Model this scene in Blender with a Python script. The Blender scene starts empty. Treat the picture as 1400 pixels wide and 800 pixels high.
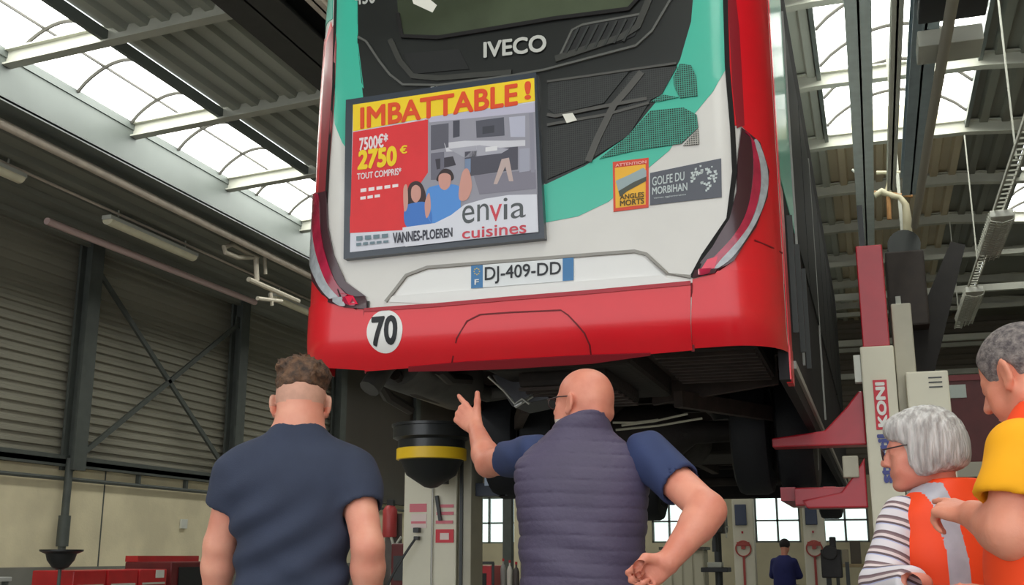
import bpy, bmesh, math, random
import numpy as np
from mathutils import Vector, Matrix
random.seed(7)
PI = math.pi
C = bpy.context.scene.collection

# ------------------------------------------------------------------ camera model (also used to read sizes off the photo)
F = 1500.0; PITCH = math.atan2(360, F); YAW = math.radians(18); CAMH = 1.1
def ray(px, py):
    r = px - 700; u = 400 - py
    fy = F * math.cos(PITCH) - u * math.sin(PITCH); z = F * math.sin(PITCH) + u * math.cos(PITCH)
    return (r * math.cos(YAW) - fy * math.sin(YAW), r * math.sin(YAW) + fy * math.cos(YAW), z)
def atY(px, py, Y):
    x, y, z = ray(px, py); t = Y / y
    return Vector((x * t, Y, CAMH + z * t))
def atX(px, py, X):
    x, y, z = ray(px, py); t = X / x
    return Vector((X, y * t, CAMH + z * t))

# ------------------------------------------------------------------ materials
def lin(c):
    return tuple(((v / 255) / 12.92 if v / 255 <= .04045 else ((v / 255 + .055) / 1.055) ** 2.4) for v in c) + (1.0,)
MATS = {}
def mat(name, col, rough=.6, metal=0.0, var=0.0, scale=6.0, bump=0.0, bscale=40.0, spec=.5, emit=None, estr=1.0, coat=0.0, col2=None, stretch=None):
    if name in MATS: return MATS[name]
    m = bpy.data.materials.new(name); m.use_nodes = True
    nt = m.node_tree; b = nt.nodes['Principled BSDF']
    b.inputs['Base Color'].default_value = lin(col); b.inputs['Roughness'].default_value = rough
    b.inputs['Metallic'].default_value = metal; b.inputs['Specular IOR Level'].default_value = spec
    b.inputs['Coat Weight'].default_value = coat; b.inputs['Coat Roughness'].default_value = .12
    tc = nt.nodes.new('ShaderNodeTexCoord')
    if stretch:
        mp = nt.nodes.new('ShaderNodeMapping'); mp.inputs['Scale'].default_value = stretch; nt.links.new(tc.outputs['Object'], mp.inputs['Vector']); vec = mp.outputs['Vector']
    else: vec = tc.outputs['Object']
    if var or col2:
        n = nt.nodes.new('ShaderNodeTexNoise'); n.inputs['Scale'].default_value = scale; n.inputs['Detail'].default_value = 5
        nt.links.new(vec, n.inputs['Vector'])
        mx = nt.nodes.new('ShaderNodeMix'); mx.data_type = 'RGBA'
        c = lin(col)
        c2 = lin(col2) if col2 else tuple(v * (1 - var) for v in c[:3]) + (1,)
        mx.inputs['A'].default_value = c if col2 else tuple(min(1, v * (1 + var)) for v in c[:3]) + (1,)
        mx.inputs['B'].default_value = c2
        r = nt.nodes.new('ShaderNodeValToRGB'); r.color_ramp.elements[0].position = .35; r.color_ramp.elements[1].position = .65
        nt.links.new(n.outputs['Fac'], r.inputs['Fac']); nt.links.new(r.outputs['Color'], mx.inputs['Factor'])
        nt.links.new(mx.outputs['Result'], b.inputs['Base Color'])
    if bump:
        n2 = nt.nodes.new('ShaderNodeTexNoise'); n2.inputs['Scale'].default_value = bscale; n2.inputs['Detail'].default_value = 4
        nt.links.new(vec, n2.inputs['Vector'])
        bp = nt.nodes.new('ShaderNodeBump'); bp.inputs['Strength'].default_value = bump; bp.inputs['Distance'].default_value = .01
        nt.links.new(n2.outputs['Fac'], bp.inputs['Height']); nt.links.new(bp.outputs['Normal'], b.inputs['Normal'])
    if emit:
        b.inputs['Emission Color'].default_value = lin(emit); b.inputs['Emission Strength'].default_value = estr
    MATS[name] = m
    return m
def stripes(name, direction, period, cols, rough=.8, phase=0.0, curve=None):
    """fabric or mesh printed with bands across `direction` (object coordinates); cols = [(fraction, colour), ...]"""
    m = bpy.data.materials.new(name); m.use_nodes = True
    nt = m.node_tree; b = nt.nodes['Principled BSDF']; b.inputs['Roughness'].default_value = rough
    tc = nt.nodes.new('ShaderNodeTexCoord'); d = nt.nodes.new('ShaderNodeVectorMath'); d.operation = 'DOT_PRODUCT'
    d.inputs[1].default_value = Vector(direction).normalized() / period
    nt.links.new(tc.outputs['Object'], d.inputs[0])
    a = nt.nodes.new('ShaderNodeMath'); a.operation = 'ADD'; a.inputs[1].default_value = phase + 50
    fr = nt.nodes.new('ShaderNodeMath'); fr.operation = 'FRACT'
    nt.links.new(d.outputs['Value'], a.inputs[0]); nt.links.new(a.outputs[0], fr.inputs[0])
    r = nt.nodes.new('ShaderNodeValToRGB'); r.color_ramp.interpolation = 'CONSTANT'
    els = r.color_ramp.elements
    els[0].position = 0; els[0].color = lin(cols[0][1]); els[1].position = cols[1][0]; els[1].color = lin(cols[1][1])
    for p, c in cols[2:]:
        e = els.new(p); e.color = lin(c)
    nt.links.new(fr.outputs[0], r.inputs['Fac']); nt.links.new(r.outputs['Color'], b.inputs['Base Color'])
    return m
def perforated(name, col, hole, pitch=.022, thr=.25, rough=.5):
    m = bpy.data.materials.new(name); m.use_nodes = True
    nt = m.node_tree; b = nt.nodes['Principled BSDF']; b.inputs['Roughness'].default_value = rough
    tc = nt.nodes.new('ShaderNodeTexCoord'); sp = nt.nodes.new('ShaderNodeSeparateXYZ'); nt.links.new(tc.outputs['Object'], sp.inputs[0])
    def M(op, a, bb=None):
        n = nt.nodes.new('ShaderNodeMath'); n.operation = op
        for i, v in enumerate((a, bb)):
            if v is None: continue
            if isinstance(v, (int, float)): n.inputs[i].default_value = v
            else: nt.links.new(v, n.inputs[i])
        return n.outputs[0]
    x, z = sp.outputs['X'], sp.outputs['Z']
    s1 = M('SINE', M('MULTIPLY', M('ADD', x, z), 2 * PI / pitch)); s2 = M('SINE', M('MULTIPLY', M('SUBTRACT', x, z), 2 * PI / pitch))
    f = M('GREATER_THAN', M('MULTIPLY', s1, s2), thr)
    f = M('MAXIMUM', f, M('GREATER_THAN', M('MULTIPLY', s1, s2), .15))
    mx = nt.nodes.new('ShaderNodeMix'); mx.data_type = 'RGBA'; mx.inputs['A'].default_value = lin(col); mx.inputs['B'].default_value = lin(hole)
    nt.links.new(f, mx.inputs['Factor']); nt.links.new(mx.outputs['Result'], b.inputs['Base Color'])
    return m
def glass(name, col=(235, 245, 240), rough=.05, clear=.85):
    m = bpy.data.materials.new(name); m.use_nodes = True; nt = m.node_tree
    for n in list(nt.nodes):
        if n.type == 'BSDF_PRINCIPLED': nt.nodes.remove(n)
    o = nt.nodes['Material Output']; t = nt.nodes.new('ShaderNodeBsdfTransparent'); g = nt.nodes.new('ShaderNodeBsdfGlossy')
    t.inputs['Color'].default_value = lin(col); g.inputs['Roughness'].default_value = rough
    mx = nt.nodes.new('ShaderNodeMixShader'); mx.inputs[0].default_value = 1 - clear
    nt.links.new(t.outputs[0], mx.inputs[1]); nt.links.new(g.outputs[0], mx.inputs[2]); nt.links.new(mx.outputs[0], o.inputs['Surface'])
    return m

# ------------------------------------------------------------------ mesh collecting
class MB:
    def __init__(s): s.v = []; s.f = []; s.mi = []; s.cur = 0
    def add(s, vs, fs):
        n = len(s.v); s.v += [tuple(v) for v in vs]
        for f in fs: s.f.append(tuple(i + n for i in f)); s.mi.append(s.cur)
        return s
    def box(s, a, b, R=None, o=None):
        x0, y0, z0 = a; x1, y1, z1 = b
        vs = [Vector(p) for p in ((x0,y0,z0),(x1,y0,z0),(x1,y1,z0),(x0,y1,z0),(x0,y0,z1),(x1,y0,z1),(x1,y1,z1),(x0,y1,z1))]
        if R is not None:
            o = Vector(o); vs = [o + R @ (v - o) for v in vs]
        return s.add(vs, [(0,3,2,1),(4,5,6,7),(0,1,5,4),(1,2,6,5),(2,3,7,6),(3,0,4,7)])
    def cbox(s, c, d, R=None):
        c = Vector(c); h = Vector(d) / 2
        return s.box(c - h, c + h, R, c)
    def bar(s, a, b, w, h=None, up=(0,0,1)):
        """rectangular bar from a to b"""
        a = Vector(a); b = Vector(b); h = h or w
        t = (b - a).normalized(); up = Vector(up)
        if abs(t.dot(up)) > .95: up = Vector((0,1,0))
        sx = t.cross(up).normalized() * w / 2; sz = sx.cross(t).normalized() * h / 2
        vs = [a-sx-sz, a+sx-sz, a+sx+sz, a-sx+sz, b-sx-sz, b+sx-sz, b+sx+sz, b-sx+sz]
        return s.add(vs, [(0,1,2,3),(7,6,5,4),(0,4,5,1),(1,5,6,2),(2,6,7,3),(3,7,4,0)])
    def tube(s, pts, r, n=10, caps=True, closed=False):
        pts = [Vector(p) for p in pts]; m = len(pts)
        rs = r if isinstance(r, (list, tuple)) else [r] * m
        prev = None; rings = []
        for i, p in enumerate(pts):
            if closed: t = pts[(i+1) % m] - pts[i-1]
            else: t = pts[min(i+1, m-1)] - pts[max(i-1, 0)]
            t.normalize()
            if prev is None:
                up = Vector((0,0,1)) if abs(t.z) < .9 else Vector((1,0,0)); nx = t.cross(up).normalized()
            else:
                nx = (prev - t * prev.dot(t)).normalized()
            prev = nx; ny = t.cross(nx)
            rings.append([p + (nx * math.cos(2*PI*k/n) + ny * math.sin(2*PI*k/n)) * rs[i] for k in range(n)])
        vs = [v for r_ in rings for v in r_]; fs = []
        for i in range(m if closed else m - 1):
            j = (i + 1) % m
            for k in range(n):
                fs.append((i*n+k, i*n+(k+1) % n, j*n+(k+1) % n, j*n+k))
        if caps and not closed:
            fs.append(tuple(range(n-1, -1, -1))); fs.append(tuple(range((m-1)*n, m*n)))
        return s.add(vs, fs)
    def lathe(s, prof, o, n=32, axis='z'):
        o = Vector(o); vs = []; fs = []; m = len(prof)
        for r, h in prof:
            for k in range(n):
                a = 2*PI*k/n; c, d = r*math.cos(a), r*math.sin(a)
                vs.append(o + (Vector((c, d, h)) if axis == 'z' else Vector((h, c, d)) if axis == 'x' else Vector((d, h, c))))
        for i in range(m-1):
            for k in range(n): fs.append((i*n+k, i*n+(k+1) % n, (i+1)*n+(k+1) % n, (i+1)*n+k))
        if prof[0][0] > 1e-5: fs.append(tuple(range(n-1, -1, -1)))
        if prof[-1][0] > 1e-5: fs.append(tuple(range((m-1)*n, m*n)))
        return s.add(vs, fs)
    def prism(s, pts, ext):
        pts = [Vector(p) for p in pts]; e = Vector(ext); n = len(pts)
        return s.add(pts + [p + e for p in pts], [tuple(range(n-1, -1, -1)), tuple(range(n, 2*n))] + [(i, (i+1) % n, n+(i+1) % n, n+i) for i in range(n)])
    def build(s, name, m, parent=None, smooth=False, bevel=0.0, org=None):
        me = bpy.data.meshes.new(name)
        o = bpy.data.objects.new(name, me); C.objects.link(o)
        off = Vector((0,0,0))
        if org is not None: off = Vector(org)
        me.from_pydata([tuple(Vector(v) - off) for v in s.v], [], s.f)
        ms = m if isinstance(m, (list, tuple)) else [m]
        for q in ms: me.materials.append(q)
        if len(ms) > 1: me.polygons.foreach_set('material_index', s.mi)
        bm = bmesh.new(); bm.from_mesh(me)
        bmesh.ops.recalc_face_normals(bm, faces=bm.faces[:])
        if bevel:
            es = [e for e in bm.edges if len(e.link_faces) == 2 and e.calc_face_angle(0) > .6]
            bmesh.ops.bevel(bm, geom=es, offset=bevel, segments=2, affect='EDGES', profile=.6)
        bm.to_mesh(me); bm.free()
        if smooth: me.shade_smooth()
        if smooth and hasattr(me, 'set_sharp_from_angle'): me.set_sharp_from_angle(angle=math.radians(42))
        if parent is not None:
            o.parent = parent
            pw = parent_world(parent)
            o.location = -pw if org is None else off - pw
        elif org is not None: o.location = off
        return o
def parent_world(p):
    w = Vector((0,0,0))
    while p is not None:
        w = w + p.location; p = p.parent
    return w
def tag(o, label=None, cat=None, group=None, kind=None):
    if label: o['label'] = label
    if cat: o['category'] = cat
    if group: o['group'] = group
    if kind: o['kind'] = kind
    return o
def thing(name, loc, label, cat, group=None):
    o = bpy.data.objects.new(name, None); C.objects.link(o); o.location = loc; o.empty_display_size = .1
    return tag(o, label, cat, group)
def struct(name, mb, m, parent=None, smooth=False, bevel=0):
    o = mb.build(name, m, parent, smooth, bevel)
    if parent is None: o['kind'] = 'structure'
    return o
def copy_thing(root, delta, label=None):
    def cp(o, par):
        c = o.copy(); C.objects.link(c)
        if par is not None: c.parent = par
        for ch in [x for x in C.objects if x.parent == o]: cp(ch, c)
        return c
    c = cp(root, None); c.location = Vector(root.location) + Vector(delta)
    if label: c['label'] = label
    return c
def glyphs(txt, bold=0.0, shear=0.0, spacing=1.0):
    thick = bold; bold = 0.0
    cu = bpy.data.curves.new('t', 'FONT'); cu.body = txt; cu.offset = bold; cu.shear = shear; cu.resolution_u = 4
    cu.space_character = spacing
    ob = bpy.data.objects.new('t', cu); C.objects.link(ob)
    dg = bpy.context.evaluated_depsgraph_get(); dg.update()
    me = bpy.data.meshes.new_from_object(ob.evaluated_get(dg))
    vs = [(v.co.x, v.co.y) for v in me.vertices]; fs = [tuple(p.vertices) for p in me.polygons]
    bpy.data.objects.remove(ob); bpy.data.curves.remove(cu); bpy.data.meshes.remove(me)
    x0 = min(v[0] for v in vs); x1 = max(v[0] for v in vs); y0 = min(v[1] for v in vs); y1 = max(v[1] for v in vs)
    if thick:          # heavier strokes: the same letters repeated a hair apart
        n = len(vs); base = vs; bf = fs; vs = []; fs = []
        for i, (dx, dy) in enumerate(((0,0),(1,0),(-1,0),(0,1),(0,-1),(.7,.7),(-.7,-.7),(.7,-.7),(-.7,.7))):
            vs += [(x+dx*thick, y+dy*thick) for x, y in base]; fs += [tuple(j+i*n for j in f) for f in bf]
        x0 -= thick; x1 += thick; y0 -= thick; y1 += thick
    nb = n if thick else len(vs)
    return [((x-x0)/(x1-x0), (y-y0)/(y1-y0), (i//nb)*.0003) for i, (x, y) in enumerate(vs)], fs
# ================================================================== the hall
conc = mat('concrete wall', (216,204,172), .9, var=.10, scale=1.2, bump=.3, bscale=25)
band = mat('grey painted base', (118,116,108), .8, var=.08, scale=2)
clad = mat('cladding', (140,136,122), .55, metal=.0, var=.06, scale=.7)
steel = mat('dark steel', (74,78,74), .6, var=.1)
steel_l = mat('light grey steel', (184,184,172), .55, var=.08, scale=2)
galv = mat('galvanised sheet', (104,110,107), .5, metal=.2, var=.07, scale=.9)
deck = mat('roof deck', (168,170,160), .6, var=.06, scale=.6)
deckd = mat('dark roof deck', (124,124,114), .6, var=.08, scale=.6)  # darker copy of roof deck; shade of the unlit roof is in its colour
sky_m = mat('skylight glazing', (250,252,245), .5, emit=(250,252,246), estr=6.2)
bars = mat('glazing bar', (74,72,66), .6)
floor_m = mat('workshop floor', (140,138,130), .55, var=.12, scale=1.5)
beige = mat('beige wall', (206,196,166), .85, var=.06, scale=1.5)
pipe_m = mat('pipe paint', (206,192,178), .5, var=.08)
white_m = mat('lamp housing', (205,205,196), .5)
black_m = mat('black plastic', (22,22,24), .45)

mb = MB(); mb.box((-13.3,-8,-.2),(9.3,34.3,0)); struct('floor', mb, floor_m)
def corrugate(path_a, path_b, ext, period, depth, nrm):
    """trapezoid sheet: the section runs from path_a to path_b, extruded by ext"""
    a = Vector(path_a); b = Vector(path_b); L = (b-a).length; t = (b-a)/L; nrm = Vector(nrm); n = int(L/period)
    pts = []
    for i in range(n):
        s = i*L/n; p = L/n
        for q, d in ((0,0),(.45,0),(.55,depth),(.9,depth)): pts.append(a + t*(s+q*p) + nrm*d)
    pts.append(b)
    m = MB(); e = Vector(ext); k = len(pts)
    m.add([p for p in pts] + [p+e for p in pts], [(i, i+1, k+i+1, k+i) for i in range(k-1)])
    back = nrm * (-.03 if depth > 0 else .03)
    m.add([a+back, b+back, b+back+e, a+back+e], [(0,1,2,3)])
    return m
mb = MB(); mb.box((-13.3,-8,0),(-13,34,2.65))
wl = struct('wall_left', mb, conc)
mb = MB()
for y in (6.1, 11.0, 16.55, 22.2, 27.8): mb.box((-13.0,y,.0),(-12.994,y+.03,2.6))
mb.build('panel_joint', steel, wl)
cl = corrugate((-13.1,-8,2.65),(-13.1,-8,6.5),(0,42,0),.155,.045,(1,0,0)).build('cladding', clad, wl)
mb = MB(); mb.box((-13,-8,0),(-12.985,34,.92)); struct('baseboard_left', mb, band)
mb = MB(); mb.box((-13,-8,2.56),(-12.88,34,2.68)); mb.box((-12.9,-8,2.6),(-12.88,34,2.75)); struct('trim_1', mb, steel)
mb = MB(); mb.tube([(-12.92,-8,2.36),(-12.92,34,2.36)], .035, 8)
struct('trim_2', mb, steel, smooth=True)
mb = MB()
for y in (17.4, 18.9, 23.5): mb.box((-12.98,y,2.36),(-12.9,y+.05,2.6))
struct('trim_3', mb, steel)
k = 4
for y in (5.6, 10.5, 15.5, 20.4, 25.2, 30.1):
    mb = MB(); mb.box((-12.98,y-.16,2.5),(-12.93,y+.16,6.7)); mb.box((-12.75,y-.16,2.5),(-12.7,y+.16,6.7)); mb.box((-12.95,y-.03,2.5),(-12.72,y+.03,6.7))
    struct('trim_%d' % k, mb, steel); k += 1
for (y0, z0, y1, z1) in ((15.6,6.05,20.3,2.7),(15.6,2.75,20.3,6.0)):
    mb = MB(); mb.bar((-12.8,y0,z0),(-12.8,y1,z1),.05,.09); mb.cbox((-12.8,y0,z0),(.03,.3,.25)); mb.cbox((-12.8,y1,z1),(.03,.3,.25))
    struct('trim_%d' % k, mb, steel); k += 1
mb = MB(); mb.box((-13.0,25.6,2.5),(-12.86,33.6,6.5)); struct('dark_panel_1', mb, mat('dark brown panel',(66,58,50),.6,var=.1,scale=.6), bevel=.02)  # dark panel added over the far cladding to make that stretch darker
# rain pipe down the wall under the first post
mb = MB(); mb.tube([(-12.84,15.42,2.7),(-12.84,15.42,1.3),(-12.8,15.38,.0)], .065, 12); mb.tube([(-12.84,15.42,1.75),(-12.84,15.42,1.25)], .1, 12)
tag(mb.build('rain_pipe', steel, None, True, org=(-12.84,15.42,0)), 'dark rain pipe running down the beige left wall under a steel post', 'pipe')
tag_box = MB().box((-13,18.9,1.62),(-12.95,19.1,1.8)).build('wall_socket', white_m, None, bevel=.008, org=(-12.97,19,1.7))
tag(tag_box, 'small white socket box on the beige left wall', 'socket')

# roof
def sheet(x0, z0, x1, z1, y0, y1, m, name, per=.2):
    mm = corrugate((x0,y0,z0),(x1,y0,z1),(0,y1-y0,0),per*1.4,-.08,(0,0,1))
    mm.v = [tuple(v) for v in mm.v]
    return struct(name, mm, m)
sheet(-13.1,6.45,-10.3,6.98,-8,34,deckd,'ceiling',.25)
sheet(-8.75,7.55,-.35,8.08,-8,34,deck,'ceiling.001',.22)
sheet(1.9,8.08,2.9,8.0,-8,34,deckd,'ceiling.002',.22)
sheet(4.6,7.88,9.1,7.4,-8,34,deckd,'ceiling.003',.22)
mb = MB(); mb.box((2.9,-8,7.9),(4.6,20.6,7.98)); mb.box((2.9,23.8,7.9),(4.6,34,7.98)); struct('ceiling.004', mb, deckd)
mb = MB(); mb.box((-10.36,-8,6.82),(-10.3,34,7.52)); mb.box((-10.75,-8,6.8),(-10.3,34,6.85)); struct('trim_%d' % k, mb, galv); k += 1
def vault(n, x0, x1, z0, rise, y0, y1, step):
    def arc(i, N=14, dr=0):
        t = i/N; a = PI*t
        return (x0 + (x1-x0)*t, z0 + (rise+dr)*math.sin(a)**.8)
    mb = MB(); N = 14
    for i in range(N):
        (xa, za), (xb, zb) = arc(i), arc(i+1)
        mb.add([(xa,y0,za),(xb,y0,zb),(xb,y1,zb),(xa,y1,za)], [(0,1,2,3)])
    w = struct('window_%d' % n, mb, sky_m, smooth=True)
    y = y0 + step/2
    while y < y1:
        m2 = MB(); m2.tube([(arc(i)[0], y, arc(i)[1]-.03) for i in range(N+1)], .028, 6); m2.build('glazing_bar', bars, w, True)
        y += step
    for t in (4, 10):
        xa, za = arc(t); MB().bar((xa,y0,za-.02),(xa,y1,za-.02),.03).build('ridge_bar', bars, w)
    mb = MB(); mb.box((x0-.06,y0,z0-.12),(x0,y1,z0+.03)); mb.box((x1,y0,z0-.12),(x1+.06,y1,z0+.03)); mb.build('kerb', galv, w)
    return w
vault(1, -10.28, -8.8, 7.5, .38, -8, 34, 1.2)
vault(2, -.3, 1.85, 8.05, .5, -8, 18.6, 1.2)
sheet(-.35,8.08,1.9,8.08,18.6,34,mat('lit roof deck',(196,182,154),.6,var=.06,scale=.6),'ceiling.005',.22)  # brighter tan copy of the deck, its lit look put into the colour
mb = MB(); mb.box((-.35,18.55,8.03),(1.9,18.62,8.6)); struct('trim_60', mb, beige)
vault(3, 2.95, 4.55, 7.95, .3, 20.6, 23.8, 1.2)
for i in range(-3, 13):
    y = 2.62*i + .0
    mb = MB()
    for (xa, za), (xb, zb) in (((-10.3,7.28),(-.3,7.84)), ((-.3,7.84),(1.9,7.84)), ((1.9,7.84),(9.1,7.22))):
        for dz, hh, ww in ((0,.025,.16),(.1,.2,.03),(.2,.025,.16)):
            mb.bar((xa,y,za+dz),(xb,y,zb+dz), ww, hh)
    struct('trim_%d' % k, mb, steel_l); k += 1
# lower trusses that cross the far part of the hall
for y, z in ((24.5,6.6),(29,6.4),(32,6.0)):
    mb = MB(); mb.bar((-12.9,y,z),(9,y,z),.14,.14); mb.bar((-12.9,y,z+.75),(9,y,z+.75),.1,.1)
    struct('trim_%d' % k, mb, steel_l); k += 1
# right wall and back wall
mb = MB(); mb.box((9,-8,0),(9.3,34,7.6)); struct('wall_right', mb, beige)
opens = [(-12.55,-10.42),(-9.6,-7.5),(-6.55,-4.95),(-3.45,-2.12),(-1.52,-.2),(.9,2.9),(4,6)]
ZB, ZT, YB = 1.48, 2.95, 34.0
mb = MB(); mb.box((-13.3,YB,0),(9.3,YB+.25,ZB)); x = -13.3
for a, b in opens: mb.box((x,YB,ZB),(a,YB+.25,ZT)); x = b
mb.box((x,YB,ZB),(9.3,YB+.25,ZT)); mb.box((-13.3,YB,ZT),(9.3,YB+.25,3.4))
wb = struct('wall_back', mb, beige)
corrugate((-13.3,YB,3.4),(-13.3,YB,8.7),(22.6,0,0),.3,-.05,(0,1,0)).build('cladding', mat('brown cladding',(104,96,84),.6,var=.08,scale=.8), wb)
pane_m = glass('window glass')
fr_m = mat('window frame', (120,124,120), .5)
for i, (a, b) in enumerate(opens):
    mb = MB()
    for xx in (a, b-.06): mb.box((xx,YB+.05,ZB),(xx+.06,YB+.15,ZT))
    for zz in (ZB, ZT-.06, (ZB+ZT)/2-.12): mb.box((a,YB+.05,zz),(b,YB+.15,zz+.05))
    nn = 3 if b-a > 1.5 else 2
    for q in range(1, nn): xx = a+(b-a)*q/nn; mb.box((xx-.03,YB+.05,ZB),(xx+.03,YB+.15,ZT))
    w = struct('window_%d' % (4+i), mb, fr_m)
    MB().box((a,YB+.09,ZB),(b,YB+.1,ZT)).build('window_pane', pane_m, w)

# ------------------------------------------------------------------ things hung from the roof
def girder(name, x0, x1, zb, y0, y1, h, m, label, cat, tw=.02):
    t = thing(name, ((x0+x1)/2, y0, zb), label, cat)
    mb = MB(); xc = (x0+x1)/2
    mb.box((x0,y0,zb),(x1,y1,zb+tw)); mb.box((x0,y0,zb+h-tw),(x1,y1,zb+h)); mb.box((xc-.012,y0,zb),(xc+.012,y1,zb+h))
    mb.build('beam', m, t)
    y = y0+1.2
    while y < y1:
        MB().bar((xc,y,zb+h),(xc,y,7.8+ .05*0),.035).build('hanger', steel_l, t); y += 5.24
    return t
rail_m = mat('blue grey steel', (198,212,212), .5, var=.06)
girder('crane_rail', .07, .33, 6.45, 2.5, 33.5, .32, rail_m, 'long blue-grey crane rail under the right skylight, nearest the bus', 'rail')
girder('crane_rail', .72, .98, 6.35, 2.5, 16.7, .3, mat('dark blue steel',(128,142,150),.5,var=.06), 'darker crane rail right of the skylight centre carrying the black hoist', 'rail')
girder('crane_rail', .52, .64, 6.45, 2.5, 16.7, .16, steel_l, 'thin pale conductor rail between the two crane rails', 'rail')
girder('crane_rail', -5.95, -5.3, 6.5, 4, 33.5, .4, mat('black girder',(46,46,46),.5,var=.1), 'broad black girder under the roof left of the bus top', 'girder')
girder('crane_rail', -5.1, -4.95, 6.55, 4, 33.5, .14, pipe_m, 'thin beige rail beside the broad black girder', 'rail')
# hoist
t = thing('hoist', (1.0,10.4,6.0), 'black electric hoist block hanging in front of the right skylight', 'hoist')
mb = MB(); mb.box((1.0,9.3,6.16),(1.36,10.6,6.8)); mb.box((.74,9.3,6.16),(1.0,10.6,6.3));  mb.build('body', mat('hoist black',(34,36,40),.5), t, bevel=.02)
mb = MB(); mb.box((.74,10.75,6.0),(1.34,11.2,6.17)); mb.build('end_beam', steel_l, t, bevel=.01)
mb = MB(); mb.lathe([(.0,0),(.16,0),(.16,.3),(0,.3)], (1.36,9.7,6.4), 20, 'x'); mb.build('motor', mat('motor',(58,62,66),.4,metal=.5), t, True)
mb = MB(); mb.lathe([(.0,0),(.07,0),(.07,.12),(0,.12)], (1.1,9.16,6.3), 16, 'y'); mb.build('lamp', mat('hoist lamp',(235,235,225),.4,emit=(255,250,235),estr=1.5), t, True)
for x in (1.1, 1.3): MB().cbox((x,10,7.3),(.04,.1,1.1)).build('hanger', rail_m, t)
# long grey hose duct falling back from the hoist, with the valve loop at its end
t = thing('exhaust_duct', (.96,11.3,5.95), 'long grey duct pipe running back from the hoist to a beige valve loop', 'duct')
mb = MB(); mb.tube([(.99,9.6,5.93),(.93,13,5.95),(.88,17.0,5.95)], .055, 12); mb.build('pipe', mat('grey duct',(160,154,140),.5), t, True)
t = thing('valve_loop', atY(1220,262,17.2), 'beige valve loop with rusty joint at the end of the grey duct', 'valve')
bg = mat('beige valve', (176,168,140), .5)
mb = MB(); P = lambda x, y, Y=17.2: atY(x, y, Y)
mb.tube([P(1196,268),P(1205,262),P(1220,268),P(1230,270),P(1238,280),P(1240,300),P(1241,328)], [.05,.06,.05,.05,.055,.07,.07], 12)
mb.tube([P(1220,212),P(1219,240),P(1214,262)], .05, 10); mb.tube([P(1198,236),P(1232,236)], .03, 8)
mb.build('loop_pipe', bg, t, True)
mb = MB(); mb.tube([P(1185,262),P(1248,268)], .03, 8); mb.tube([P(1214,262),P(1216,300)], .035, 8); mb.build('valve_joint', mat('rust',(150,108,62),.7,var=.2), t, True)
# hose reel box
t = thing('hose_reel', P(1240,450), 'dark brown hose reel housing hanging below the beige valve loop', 'hose reel')
dk = mat('reel brown', (52,42,36), .6, var=.15)
mb = MB(); a = P(1218,450,17); b = P(1262,345,17); mb.box((a.x,16.8,a.z),(b.x,17.6,b.z)); mb.build('housing', dk, t, bevel=.03)
mb = MB(); a = P(1252,500,17); mb.prism([P(1222,448),P(1250,448),P(1300,330),P(1320,335),P(1275,520),P(1240,520)], (0,.5,0)); mb.build('chute', mat('reel dark',(34,30,28),.7,var=.2), t)
mb = MB(); mb.lathe([(0,0),(.24,0),(.24,.06),(.12,.06),(.12,.3),(.24,.3),(.24,.36),(0,.36)], P(1236,335,17.0), 20, 'y'); mb.build('drum', mat('drum steel',(70,72,70),.4,metal=.4), t, True)
MB().bar((P(1236,335,17.0).x,17.2,P(1236,335).z+.2),(P(1236,335,17.0).x,17.2,8.0),.05).build('hanger', steel_l, t)
mb = MB(); a = P(1226,430,16.75); b = P(1231,405,16.75); mb.box((a.x,16.74,a.z),(b.x,16.8,b.z)); mb.build('lamp', white_m, t)
for pts, nm, lb in (([(1186,254),(1172,238),(1165,232)], 'cable', 'short pale cable between the nearest crane rail and the valve loop'), ([(1268,226),(1258,248),(1250,262)], 'cable', 'short pale cable rising right of the valve loop to the roof')):
    mb = MB(); mb.tube([P(*p) for p in pts], .02, 6); tag(mb.build(nm, steel_l, None, True, org=P(*pts[0])), lb, 'cable')
# cable tray with mesh guarded lamps
t = thing('cable_tray', (1.83,10,5.5), 'narrow steel cable tray running back under the roof at far right', 'cable tray')
mb = MB(); mb.bar((1.76,6,5.5),(1.76,23,5.5),.02,.05); mb.bar((1.88,6,5.5),(1.88,23,5.5),.02,.05); mb.build('side_rail', steel_l, t)
y = 6
while y < 23: MB().bar((1.76,y,5.49),(1.88,y,5.49),.02).build('rung', steel_l, t); y += .18
for y in (8, 13, 18.2, 22.5): MB().bar((1.82,y,5.5),(1.82,y,7.75),.02).build('hanger', steel_l, t)
grid_m = stripes('lamp guard', (0,1,.6), .11, [(0,(196,190,172)),(.5,(60,58,52))])
for (ya, yb_, lb) in ((14.9,16.9,'lattice guarded tube lamp on the cable tray, the nearer one'), (19.3,21.8,'lattice guarded tube lamp on the cable tray, the farther one')):
    t = thing('tube_lamp', (1.82,ya,5.35), lb, 'lamp')
    MB().box((1.7,ya,5.38),(1.98,yb_,5.47)).build('housing', white_m, t, bevel=.01)
    mb = MB(); y = ya
    while y < yb_:
        mb.tube([(1.68,y,5.44),(1.7,y,5.33),(1.84,y,5.29),(1.98,y,5.33),(2.0,y,5.44)], .008, 5); y += .12
    for xx, zz in ((1.7,5.33),(1.77,5.3),(1.84,5.29),(1.91,5.3),(1.98,5.33)): mb.bar((xx,ya,zz),(xx,yb_,zz),.012)
    mb.build('guard', steel_l, t)
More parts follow.
